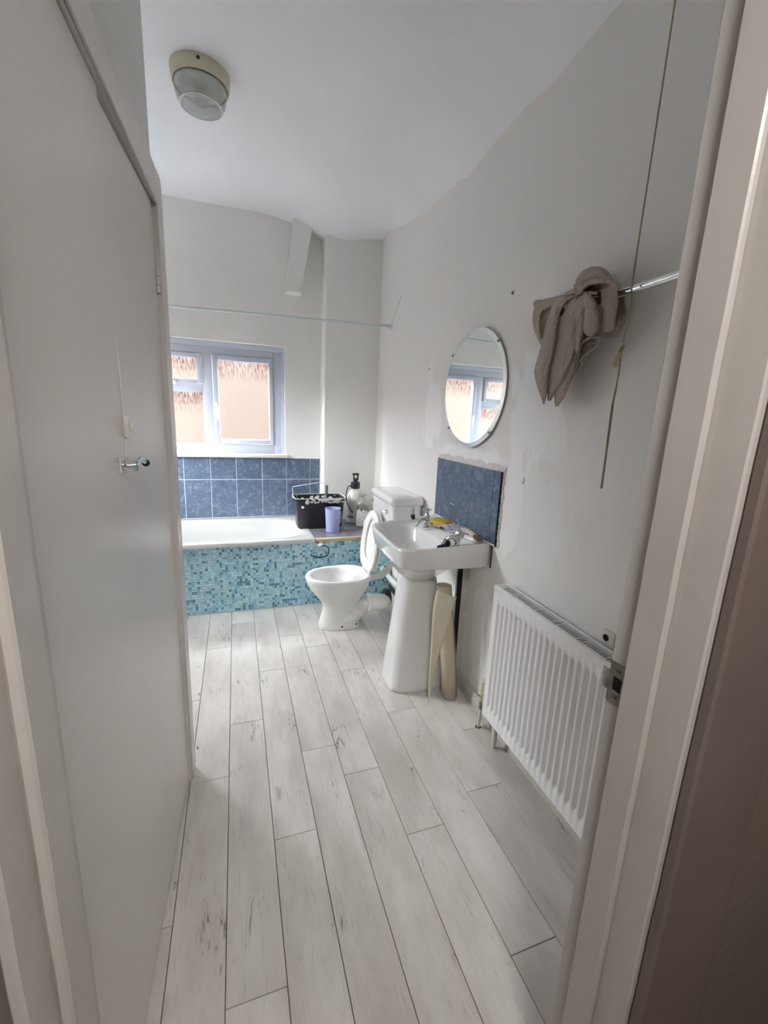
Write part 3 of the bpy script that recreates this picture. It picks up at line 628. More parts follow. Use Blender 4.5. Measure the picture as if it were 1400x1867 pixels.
for yy in (-.075, .075):
    bm = bmesh.new(); lathe(bm, [(.013, .401), (.013, .412), (.008, .414)], .205, yy, 16); lathe(bm, [(.008, yy - .018), (.008, yy + .018)], axis='y', n=14, org=(.205, 0, .420)); lathe(bm, [(.006, .30), (.006, .40)], .2, yy, 10)
    mesh_obj('seat_hinge', bm, M['seat'], wc)
for yy, zz in ((-.1, .37), (.1, .37), (-.12, .1)):
    pass
for yy in (-.142, .142):
    b0 = box(bmesh.new(), -.026, -.016, yy - .012, yy + .012, .30, .335, bev=.003); mesh_obj('seat_buffer', lean(b0, .205), M['plastic'], wc)
# cistern: loc at the wall
cs = thing('cistern', 'white ceramic low-level cistern with chrome lever on the right wall', 'cistern', WL(2.862), AR)
def cring(d0, d1, hw, z, n=9, N=60): return [(px, py, z) for px, py in srounded(-(d0 + d1) / 2, 0, (d1 - d0) / 2, hw, n, N)]
mesh_obj('cistern_body', loft(bmesh.new(), [cring(.05, .205, .20, .585), cring(.035, .222, .222, .60), cring(.02, .245, .248, .72), cring(.02, .248, .252, .925), cring(.02, .246, .250, .937)]), M['ceramic'], cs, angle=40)
mesh_obj('cistern_lid', loft(bmesh.new(), [cring(.012, .250, .254, .938), cring(.008, .259, .263, .944), cring(.007, .262, .266, .965), cring(.012, .256, .260, .986), cring(.03, .235, .24, .997), cring(.07, .19, .18, 1.001)]), M['ceramic'], cs, angle=50)
bm = bmesh.new(); lathe(bm, [(.017, -.246), (.017, -.258), (.012, -.264)], axis='x', n=20, org=(0, -.165, .885)); tube(bm, smoothpath([(-.26, -.165, .885), (-.275, -.14, .884), (-.278, -.10, .880)], 6), [.009] * 6 + [.008] * 7, 10, flat=.7)
mesh_obj('flush_lever', bm, M['chrome'], cs)
mesh_obj('side_plug', lathe(bmesh.new(), [(.014, -.244), (.014, -.251)], axis='x', n=18, org=(0, .20, .90)), mat('grey_plug', (120, 124, 130), .4), cs)
fp = tube(bmesh.new(), smoothpath([(1.085, 2.85, .60), (1.083, 2.85, .52), (1.068, 2.85, .44), (1.02, 2.852, .375), (.95, 2.856, .355), (.88, 2.858, .352)], 8), .023, 20)
o = mesh_obj('flush_pipe', fp, M['plastic']); o.data.transform(Matrix.Translation((-1.085, -2.85, -.352))); o.location = (1.085, 2.85, .352)
tag(o, 'curved white plastic flush pipe from cistern down to the pan', 'pipe')

# ------------------------------------------------------------------ pipes and skirting on the right wall
def wallthing(name, label, cat, y, z=0, d=0): return thing(name, label, cat, WL(y, z, d), AR)
sk = struct(mesh_obj('baseboard_right', prism(bmesh.new(), [(0, 0), (-.022, 0), (-.022, .066), (-.014, .078), (0, .082)], 'y', -2.75, .0), M['skirt'], loc=WL(3.255), rotz=AR))
sk.data.transform(Matrix.Identity(4))
wp = wallthing('waste_pipe', 'white plastic waste pipe running low along the wall behind the toilet', 'pipe', 3.25)
mesh_obj('pipe_run', tube(bmesh.new(), [(-.045, -.02, .205), (-.045, -.78, .215)], .021, 20), M['plastic'], wp)
mesh_obj('pipe_coupling', tube(bmesh.new(), [(-.045, -.44, .211), (-.045, -.50, .212)], .026, 20), M['plastic'], wp)
mesh_obj('pipe_elbow', tube(bmesh.new(), smoothpath([(-.045, -.02, .205), (-.05, -.005, .22), (-.08, -.005, .25), (-.10, -.006, .27)], 5), .0225, 16), M['plastic'], wp)
cv = wallthing('pipe_channel', 'low black strip with white ledge beneath the white waste pipe', 'channel', 3.25)
mesh_obj('ledge_strip', B(-.050, 0, -1.15, -.02, .165, .174, bev=.002), M['skirt'], cv)
mesh_obj('dark_strip', B(-.03, 0, -1.15, -.02, .083, .164), M['darkgrey'], cv)  # dark strip between skirting and ledge
vp = wallthing('soil_riser', 'black vertical pipe with white edging strips behind the pedestal', 'pipe', 2.0)
mesh_obj('black_riser', B(-.032, 0, -.042, .022, .09, .768, bev=.004), M['hole'], vp)
mesh_obj('edging_strip', B(-.036, 0, .022, .030, .09, .768), M['upvc'], vp, smooth=False)
mesh_obj('edging_strip', B(-.036, 0, -.052, -.042, .09, .768), M['skirt'], vp, smooth=False)
mesh_obj('dark_band', B(-.012, 0, .030, .066, .09, .768), M['darkgrey'], vp, smooth=False)

# ------------------------------------------------------------------ basin on its pedestal
bs = thing('pedestal_basin', 'white ceramic washbasin on a tall tapering pedestal below the splashback', 'washbasin', WL(2.085), AR)
def bring2(d0, d1, hb, hf, z, n=5, N=72, tilt=0.0):
    out = []; flat = d0 < .01; d0 = -.05 if flat else d0
    for i in range(N):
        a = 2 * PI * i / N; c = sgn(math.cos(a), 2 / n); s = sgn(math.sin(a), 2 / n)
        d = (d0 + d1) / 2 + (d1 - d0) / 2 * c; d = max(d, .002 + .0001 * math.cos(a)) if flat else d; f = min(max(d / .47, 0), 1)
        out.append((-d, (hb + (hf - hb) * f) * s, z + tilt * (1 - f)))
    return out
T = .035
rings = [bring2(.16, .355, .10, .10, .655, 2.4), bring2(.155, .36, .108, .108, .665, 2.4), bring2(.12, .39, .15, .15, .70, 2.5), bring2(.07, .42, .20, .20, .735, 2.6), bring2(.03, .438, .25, .235, .768, 3.0),
         bring2(.008, .450, .318, .272, .782, 6.5, tilt=.008), bring2(.003, .456, .330, .280, .790, 7.5, tilt=.010), bring2(.003, .470, .335, .288, .868, 7.5, tilt=T), bring2(.003, .473, .337, .290, .880, 7.5, tilt=T), bring2(.006, .468, .333, .286, .888, 7.5, tilt=T),
         bring2(.014, .457, .325, .278, .888, 7, tilt=T), bring2(.022, .450, .316, .270, .879, 6, tilt=T),
         bring2(.178, .438, .262, .262, .874, 4.2, tilt=.012), bring2(.186, .431, .252, .250, .862, 3.8, tilt=.008), bring2(.195, .412, .232, .230, .82, 3.4), bring2(.21, .385, .195, .19, .775, 2.8), bring2(.23, .35, .13, .12, .75, 2.4), bring2(.25, .29, .04, .04, .742, 2)]
mesh_obj('basin', loft(bmesh.new(), rings), M['ceramic'], bs, angle=60)
mesh_obj('plughole', lathe(bmesh.new(), [(.022, .746), (.022, .7485), (.014, .748)], -.27, 0, 20), M['chrome'], bs)
mesh_obj('overflow_slot', B(-.4285, -.4225, -.018, .018, .826, .834), M['hole'], bs)
rings = []
for z, d0, d1, hw, n in ((0, .06, .412, .138, 4), (.008, .055, .42, .143, 4), (.03, .06, .418, .142, 4), (.2, .085, .402, .127, 3.4), (.4, .105, .385, .112, 2.8), (.55, .125, .370, .103, 2.6), (.65, .15, .358, .098, 2.5), (.662, .16, .352, .094, 2.5)):
    rings.append(bring2(d0, d1, hw, hw, z, n))
mesh_obj('pedestal', loft(bmesh.new(), rings), M['ceramic'], bs, angle=50)
mesh_obj('sealant_gap', B(-.007, -.0005, -.341, -.3365, .795, .918), mat('rusty_sealant', (96, 72, 60), .8, var=.5, vscale=60), bs, smooth=False)
# taps
def tap(y, d, rot, label):
    t_ = thing('basin_tap', label, 'tap', WL(y, .888, d), AR + rot, 'pair of basin taps'); t_.scale = (.8, .8, .8)
    bm = bmesh.new(); lathe(bm, [(.025, -.025), (.027, 0), (.024, .008), (.016, .014), (.015, .026)], n=24)
    rg = []
    for z, r_ in ((.026, .015), (.034, .022), (.082, .022), (.096, .013), (.112, .010), (.124, .009)):
        rg.append([((r_ * (1 + (.10 if r_ > .02 else 0) * math.cos(8 * 2 * PI * k / 48))) * math.cos(2 * PI * k / 48), (r_ * (1 + (.10 if r_ > .02 else 0) * math.cos(8 * 2 * PI * k / 48))) * math.sin(2 * PI * k / 48), z) for k in range(48)])
    loft(bm, rg); mesh_obj('tap_body', bm, M['chrome'], t_, angle=30)
    bm = tube(bmesh.new(), smoothpath([(-.008, 0, .046), (-.035, 0, .062), (-.068, 0, .058), (-.092, 0, .036), (-.096, 0, .018)], 6), [.015] * 6 + [.0135] * 6 + [.012] * 6 + [.0125] * 7, 16)
    mesh_obj('spout', bm, M['chrome'], t_)
    bm = bmesh.new(); lathe(bm, [(.010, .120), (.013, .126), (.013, .142), (.006, .148)], n=16)
    for k in range(4):
        a = PI / 4 + k * PI / 2; tube(bm, [(0, 0, .134), (.026 * math.cos(a), .026 * math.sin(a), .134), (.034 * math.cos(a), .034 * math.sin(a), .134)], [.0045, .0055, .0078], 10)
    mesh_obj('cross_handle', bm, M['chrome'], t_); return t_
tap(2.24, .150, .35, 'chrome cross-handle basin tap at the cistern end of the basin')
tap(1.836, .150, -.1, 'chrome cross-handle basin tap at the radiator end of the basin')
# clutter on the basin back
spg = thing('sponge', 'yellow and green-brown scouring sponge on the back of the basin', 'sponge', WL(2.145, .912, .095), AR + .25)
mesh_obj('foam', B(-.04, .04, -.065, .065, .014, .042, bev=.006), M['sponge'], spg)
mesh_obj('scourer', B(-.036, .036, -.056, .066, .0, .013, bev=.003), M['sponge2'], spg)
bm = bmesh.new(); N1, N2 = 14, 24
gg = [[bm.verts.new((-.045 + .09 * i / N1, -.13 + .26 * j / N2, .012 + .012 * mnoise.noise(Vector((i * .35, j * .3, 1))) + .010 * math.sin(j * .5))) for j in range(N2 + 1)] for i in range(N1 + 1)]
for i in range(N1):
    for j in range(N2): bm.faces.new((gg[i][j], gg[i][j + 1], gg[i + 1][j + 1], gg[i + 1][j]))
o = mesh_obj('rag', bm, M['pale'], loc=WL(2.03, .915, .085), rotz=AR + .1); so = o.modifiers.new('thick', 'SOLIDIFY'); so.thickness = .006; so.offset = 1
tag(o, 'crumpled pale lilac rag lying between the two basin taps', 'rag')
scr = thing('scraper', 'white-handled scraper with brown tip on the basin back near the splashback corner', 'scraper', WL(1.90, .929, .045), AR - .12)
mesh_obj('scraper_handle', tube(bmesh.new(), [(0, .13, .008), (0, .06, .012), (0, -.02, .012), (0, -.07, .010)], [.012, .018, .020, .015], 12, flat=.6), mat('pinkish_handle', (206, 190, 182), .5), scr)
mesh_obj('scraper_tip', prism(bmesh.new(), [(-.014, -.07), (.014, -.07), (.018, -.125), (-.016, -.135)], 'z', .003, .017), M['brown'], scr)
kn_ = thing('hand_tool', 'black handled tool lying across the basin edge beside the radiator-end tap', 'tool', WL(1.875, .886, .165), AR + .5)
mesh_obj('tool_grip', tube(bmesh.new(), smoothpath([(.0, .03, .004), (-.03, .01, .010), (-.07, -.005, .012), (-.11, .0, .008)], 5), [.008] * 5 + [.012] * 5 + [.009] * 6, 12), M['black'], kn_)
mesh_obj('tool_collar', lathe(bmesh.new(), [(.017, -.05), (.018, -.03)], axis='x', n=18, org=(0, 0, .014)), M['black'], kn_)
mesh_obj('tool_shaft', tube(bmesh.new(), [(0, .03, .006), (.03, .055, .010), (.055, .07, .014)], .005, 8), M['steel'], kn_)
cap_ = thing('scraper_blade_holder', 'white plastic blade holder between radiator-end tap and splashback', 'blade holder', WL(1.845, .915, .065), AR + .2)
mesh_obj('holder_body', loft(bmesh.new(), [[(px, py, z) for px, py in srounded(0, 0, hx, hy, 3, 28)] for z, hx, hy in ((0, .016, .055), (.008, .018, .06), (.016, .014, .052), (.018, .008, .04))]), M['plastic'], cap_)
mesh_obj('pivot_hole', lathe(bmesh.new(), [(.004, .017), (.004, .0195)], 0, -.03, 12), M['black'], cap_)
# invented brush, stands in for an unidentified pale bulb by the far tap
br = thing('invented_brush', 'invented small brush with pale bristles and dark collar, standing in for an unidentified pale bulb beside the cistern-end tap', 'brush', WL(2.393, .900, .175), AR)
mesh_obj('brush_collar', tube(bmesh.new(), [(0, 0, .0), (-.004, .004, .03)], [.012, .014], 14), M['darkgrey'], br)
bm = bmesh.new(); random.seed(5)
for k in range(90):
    a = random.uniform(0, 2 * PI); r_ = random.uniform(0, .011); t_ = random.uniform(.0, .012)
    tube(bm, [(-.004 + r_ * math.cos(a), .004 + r_ * math.sin(a), .028), (-.012 + (r_ + t_) * 1.2 * math.cos(a), .012 + (r_ + t_) * 1.2 * math.sin(a), .07 + random.uniform(-.006, .004))], .0011, 4)
o = mesh_obj('bristles', bm, M['plastic'], br); o['kind'] = 'stuff'

# ------------------------------------------------------------------ splashback
spb = wallthing('tiled_splashback', 'slate blue tiled splashback with broken plaster edge above the basin', 'splashback', 2.06)
mesh_obj('adhesive_bed', B(-.006, 0, -.352, .368, .918, 1.290), M['plaster'], spb, smooth=False)
cols = [(-.350, -.292), (-.292, -.075), (-.075, .142), (.142, .364)]
for a, b_ in cols:
    for z0, z1 in ((.920, 1.284),): tile_obj(spb, b_ - a - .0012, z1 - z0 - .0012, (-.005, a + .0006, z0 + .0006), thick=.011, face='x')
mesh_obj('edge_trim', B(-.018, 0, .364, .370, .915, 1.288), M['upvc'], spb, smooth=False)
mesh_obj('sealant_bead', tube(bmesh.new(), [(-.012, -.35, .922), (-.012, 0, .923), (-.012, .36, .924)], .006, 8), M['plastic'], spb)
bm = bmesh.new(); rows = []
def nz(a, b_, c): return mnoise.noise(Vector((a, b_, c)))
def crust(pts, wfun, dirf):
    rows = []
    for i, (y, z) in enumerate(pts):
        w_ = wfun(i / (len(pts) - 1), i); row = []
        for k in range(7):
            s_ = k / 6; dy, dz = dirf; q = (y + dy * w_ * s_, z + dz * w_ * s_)
            row.append(bm.verts.new((-(.001 + (.007 + .005 * nz(i * .5, k * .9, 2)) * (1 - s_) ** .5) * (1 if 0 < i < len(pts) - 1 else .1), q[0], q[1])))
        rows.append(row)
    for a, b_ in zip(rows, rows[1:]):
        for k in range(6): bm.faces.new((a[k], a[k + 1], b_[k + 1], b_[k]))
crust([(-.372 + .742 * i / 110, 1.289 + .003 * nz(i * .6, 0, 0)) for i in range(111)], lambda f, i: .026 + .024 * nz(i * .09, 1, 1) + .009 * nz(i * .35, 4, 1), (0, 1))
mesh_obj('plaster_crust', bm, M['plaster'], spb)
bm = bmesh.new()
crust([(-.354 + .003 * nz(i * .6, 0, 0), .915 + .375 * i / 60) for i in range(61)], lambda f, i: .012 + .010 * nz(i * .14, 7, 1), (-1, 0))
mesh_obj('plaster_crust', bm, M['plaster'], spb)
mesh_obj('dark_edge_gap', B(-.0145, -.001, -.3545, -.351, .92, 1.286), M['hole'], spb, smooth=False)
for yy in (-.09, -.06): mesh_obj('grout_smear', B(-.0168, -.0158, .105 + yy + .09, .128 + yy + .09, 1.034, 1.0375), M['grout'], spb, smooth=False)

# ------------------------------------------------------------------ mirror
mi = wallthing('oval_mirror', 'frameless oval mirror with slanted glass rim clipped to the right wall above the basin', 'mirror', 2.054, 1.679, .014)
mi.rotation_euler = (0, 0, AR + .043)
A_, B_ = .303, .300
def el(k, x): return [(x, (A_ - k) * math.cos(2 * PI * i / 96), (B_ - k) * math.sin(2 * PI * i / 96)) for i in range(96)]
mesh_obj('mirror_glass', loft(bmesh.new(), [el(.0195, -.010), el(.020, -.0145)], True, True), M['mirror'], mi, smooth=False)
mesh_obj('bevelled_edge', loft(bmesh.new(), [el(0, -.006), el(0, -.010), el(.0195, -.0146)], True, False), M['mirrorbevel'], mi, smooth=False)
for yy, zz in ((.246, .212), (-.223, .221), (.229, -.221), (-.216, -.230)):
    s = .985 / math.hypot(yy / A_, zz / B_); yy *= s; zz *= s
    bm = box(bmesh.new(), -.018, 0, yy - .006, yy + .006, zz - .006, zz + .006, bev=.002); mesh_obj('mirror_clip', bm, M['steel'], mi)

# small fixings on the wall
w1 = wallthing('wall_plug', 'empty grey wall plug hole above the right of the mirror', 'wall plug', 1.786, 2.084)
mesh_obj('plug_sleeve', lathe(bmesh.new(), [(.009, 0), (.009, -.002), (.006, -.003)], axis='x', n=16), mat('grey_plug2', (150, 150, 148), .6), w1)
mesh_obj('plug_hole', lathe(bmesh.new(), [(.0045, -.0028), (.0045, -.0036)], axis='x', n=12), M['hole'], w1)
w2 = wallthing('wall_plug', 'small wall plug hole in the filled patch left of the mirror', 'wall plug', 2.695, 1.843)
mesh_obj('plug_sleeve', lathe(bmesh.new(), [(.007, 0), (.007, -.002), (.004, -.003)], axis='x', n=14), bpy.data.materials['grey_plug2'], w2)
o = mesh_obj('plaster_lump', bmesh.new(), M['plaster']); bpy.data.objects.remove(o)
bm = bmesh.new(); blob(bm, (0, 0, 0), .013, (.35, .8, 1.2), 4); blob(bm, (-.002, .004, -.012), .009, (.4, 1, .8), 9)
tag(mesh_obj('plaster_lump', bm, M['plaster'], loc=WL(1.555, 1.27, 0), rotz=AR), 'small lump of dried filler on the wall right of the splashback', 'plaster')

# ------------------------------------------------------------------ radiator
RY0, RY1, RZ0, RZ1, RD = .62, 1.548, .127, .790, .096
rd = thing('radiator', 'white ribbed panel radiator with top grille on the right wall', 'radiator', WL(1.548), AR)
L_ = RY1 - RY0
mesh_bm = bmesh.new()
# corrugated front panel
pitch = .0335; ny = int(L_ / (pitch / 8)); cols_ = []
def prof(s):   # 0..1 over one pitch: channel depth
    t_ = (s % 1.0)
    if t_ < .34: return 0.0
    if t_ < .50: return math.sin((t_ - .34) / .16 * PI / 2) ** 2
    if t_ < .84: return 1.0
    return math.cos((t_ - .84) / .16 * PI / 2) ** 2
zs = [RZ0, RZ0 + .004, RZ0 + .055, RZ0 + .066, RZ0 + .075] + [RZ0 + .075 + (RZ1 - .085 - RZ0 - .075) * k / 6 for k in range(1, 6)] + [RZ1 - .085, RZ1 - .072, RZ1 - .055, RZ1 - .022]
def zf(z): return min(max((z - (RZ0 + .052)) / .018, 0), 1) * min(max(((RZ1 - .058) - z) / .03, 0), 1)
for j in range(ny + 1):
    y = -L_ + L_ * j / ny; edge = 1 if .022 < -y < L_ - .022 else 0
    cols_.append([mesh_bm.verts.new((-RD + .014 * prof((-y - .022) / pitch) * zf(z) * edge, y, z)) for z in zs])
for a, b_ in zip(cols_, cols_[1:]):
    for k in range(len(zs) - 1): mesh_bm.faces.new((a[k], a[k + 1], b_[k + 1], b_[k]))
r_ = bmesh.ops.extrude_edge_only(mesh_bm, edges=[e for e in mesh_bm.edges if e.is_boundary])
for v in [v for v in r_['geom'] if isinstance(v, bmesh.types.BMVert)]: v.co.x = -RD + .018
mesh_obj('front_panel', mesh_bm, M['rad'], rd, angle=50)
mesh_obj('back_panel', B(-.042, -.028, -L_ + .005, -.005, RZ0 + .01, RZ1 - .03), M['rad'], rd, smooth=False)
bm = bmesh.new()
for k in range(26): box(bm, -RD + .018, -.042, -L_ + .03 + k * .034, -L_ + .0315 + k * .034, RZ0 + .03, RZ1 - .06)
o = mesh_obj('convector_fins', bm, M['rad'], rd, smooth=False); o['kind'] = 'stuff'
bm = bmesh.new(); box(bm, -RD - .0015, -.022, -.003, .001, RZ0, RZ1 - .012, bev=.001); mesh_obj('side_panel', bm, M['rad'], rd, smooth=False)
mesh_obj('side_panel', B(-RD - .0015, -.022, -L_ - .001, -L_ + .003, RZ0, RZ1 - .012), M['rad'], rd, smooth=False)
bm = bmesh.new(); box(bm, -RD - .003, -RD + .012, -L_ - .002, .002, RZ1 - .024, RZ1, bev=.0025); box(bm, -.034, -.020, -L_ - .002, .002, RZ1 - .016, RZ1, bev=.002)
box(bm, -RD, -.02, -.012, .002, RZ1 - .006, RZ1 - .0003); box(bm, -RD, -.02, -L_ - .002, -L_ + .012, RZ1 - .006, RZ1 - .0003)
mesh_obj('top_frame', bm, M['rad'], rd)
n_gr = 7; gp = (L_ - .024) / n_gr
for k in range(n_gr):
    y1 = -.012 - k * gp; y0 = y1 - gp + .030
    bm = bmesh.new()
    for q in range(5):
        xx = -RD + .0135 + q * .0108; box(bm, xx, xx + .0036, y0, y1, RZ1 - .0022, RZ1 - .0005)
    box(bm, -RD + .012, -.034, y0 - .004, y0, RZ1 - .0022, RZ1 - .0005)
    if k < n_gr - 1:
        box(bm, -RD + .012, -.034, y0 - .015, y0 - .011, RZ1 - .0022, RZ1 - .0005); box(bm, -RD + .012, -.034, y0 - .027, y0 - .022, RZ1 - .0022, RZ1 - .0005)
    mesh_obj('grille_slats', bm, M['rad'], rd, smooth=False)
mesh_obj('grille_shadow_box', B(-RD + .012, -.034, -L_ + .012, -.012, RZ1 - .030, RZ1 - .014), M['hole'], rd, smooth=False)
for yy in (-.16, -.76): mesh_obj('wall_bracket', B(-.028, 0, yy - .015, yy + .015, RZ0 + .06, RZ1 - .08), M['rad'], rd, smooth=False)
mesh_obj('bottom_lug', tube(bmesh.new(), [(-.07, -.085, RZ0 + .01), (-.07, -.085, .002)], .0115, 14), mat('painted_pipe', (205, 203, 198), .4, var=.1, vscale=30), rd)
vl = thing('radiator_valve', 'cream radiator valve with copper tail pipe at the far end of radiator', 'valve', WL(1.605, 0, .066), AR)
mesh_obj('valve_cap', loft(bmesh.new(), [ringz(.016, .150, n=20), ringz(.019, .155, n=20), ringz(.020, .20, n=20), ringz(.017, .225, n=20), ringz(.014, .258, n=20), ringz(.010, .262, n=20)]), M['cream'], vl)
mesh_obj('valve_slot', B(-.021, -.017, -.01, .006, .182, .186), M['hole'], vl)
mesh_obj('valve_body', tube(bmesh.new(), [(0, 0, .105), (0, 0, .155)], .012, 14), M['steel'], vl)
mesh_obj('union', tube(bmesh.new(), [(0, 0, .145), (0, -.05, .150)], .010, 14), M['steel'], vl)
mesh_obj('tail_pipe', tube(bmesh.new(), [(-.0, 0, .11), (-.004, 0, .05), (-.006, 0, .0)], .0078, 14), bpy.data.materials['painted_pipe'], vl)
mesh_obj('floor_gap', lathe(bmesh.new(), [(.014, .0005), (.014, .0015)], -.006, 0, 18), M['hole'], vl)

blk = wallthing('latch_keep', 'small painted block with dark hole on the wall above the radiator', 'bracket', .990, .815)
bm = bmesh.new()
loft(bm, [[(x_, .014 * 1.5 * c, .016 * 1.5 * s) for c, s in [(math.cos(2 * PI * i / 24), math.sin(2 * PI * i / 24)) for i in range(24)]] for x_ in (0, -.012)])
box(bm, -.014, 0, -.03, .022, -.026, .026, bev=.005)
mesh_obj('keep_block', bm, M['gloss'], blk)
mesh_obj('keep_hole', lathe(bmesh.new(), [(.012, -.0135), (.012, -.0148)], axis='x', n=18, org=(0, .002, 0)), M['hole'], blk)

# ------------------------------------------------------------------ lino roll behind the pedestal
lr = thing('lino_roll', 'rolled cream vinyl offcut with a peeling pointed flap beside the pedestal', 'roll', (1.078, 1.895, 0))
bm = bmesh.new(); turns, N_ = 2.6, 90; ringsb = []
def spiral(z, k): return [((.044 - .0045 * t_ / (2 * PI) * 1.0) * math.cos(t_ + k), (.044 - .0045 * t_ / (2 * PI)) * math.sin(t_ + k)) for t_ in [turns * 2 * PI * i / N_ for i in range(N_ + 1)]]
lv = []
for z, sc, ox, oy in ((.002, 1.0, .012, -.03), (.2, 1.0, -.008, -.025), (.45, .98, -.036, -.012), (.660, .95, -.060, 0)):
    lv.append([bm.verts.new((u * sc + ox, v * sc + oy, z)) for u, v in spiral(z, -.6)])
for a, b_ in zip(lv, lv[1:]):
    for i in range(N_): bm.faces.new((a[i], a[i + 1], b_[i + 1], b_[i]))
o = mesh_obj('roll_body', bm, M['lino'], lr, angle=80); so = o.modifiers.new('thick', 'SOLIDIFY'); so.thickness = .0022; so.offset = -1
bm = bmesh.new(); gl_ = []
LE = smoothpath([(.960, .655, 0), (.945, .551, 0), (.944, .418, 0), (.944, .24, 0), (.943, .099, 0), (.949, .001, 0)], 5)
RE = smoothpath([(1.066, .612, 0), (1.050, .551, 0), (1.029, .45, 0), (.993, .31, 0), (.970, .20, 0), (.957, .077, 0)], 5)
RE[-1] = Vector((.951, .0012, 0))
for i, (l_, r_) in enumerate(zip(LE, RE)):
    t_ = i / (len(LE) - 1); row = []
    for k in range(9):
        s_ = k / 8; q = l_.lerp(r_, s_)
        y_ = 1.832 + .030 * (1 - s_) ** 2 * (1 - t_) - .012 * math.sin(PI * s_) * (1 - t_) + .006 * t_
        row.append(bm.verts.new((q.x - 1.078, y_ - 1.895, q.y)))
    gl_.append(row)
for a, b_ in zip(gl_, gl_[1:]):
    for k in range(8): bm.faces.new((a[k], a[k + 1], b_[k + 1], b_[k]))
o = mesh_obj('peeled_flap', bm, mat('lino_face', (206, 198, 176), .5, var=.04, vscale=4), lr, angle=80); so = o.modifiers.new('thick', 'SOLIDIFY'); so.thickness = .002

# ------------------------------------------------------------------ towel rail, towel, cord
tr2 = wallthing('towel_rail', 'chrome towel rail mounted on the right wall', 'towel rail', 1.05, 1.902)
mesh_obj('rail_bar', tube(bmesh.new(), [(-.07, -.50, 0), (-.07, .0, 0), (-.07, .345, 0)], .0125, 24), M['chrome'], tr2)
for yy in (-.46, .32):
    bm = tube(bmesh.new(), [(0, yy, 0), (-.07, yy, 0)], .009, 14); lathe(bm, [(.024, 0), (.024, -.006), (.018, -.010)], axis='x', n=24, org=(0, yy, 0)); mesh_obj('rail_bracket', bm, M['chrome'], tr2)
tw = thing('towel', 'crumpled grey-beige towel knotted round the towel rail', 'towel', WL(1.30, 1.90), AR)
TY = (1.64668532, -.000800426964, -8.42739e-05, 2.09795e-08, 2.01938e-07); TZ = (2.1848026, -.000222811520, -.000456446241, 1.357262e-07, 3.2117e-08)
def tmap(u, v):
    f = (1, u, v, u * v, u * u); return sum(a * b_ for a, b_ in zip(TY, f)), sum(a * b_ for a, b_ in zip(TZ, f))
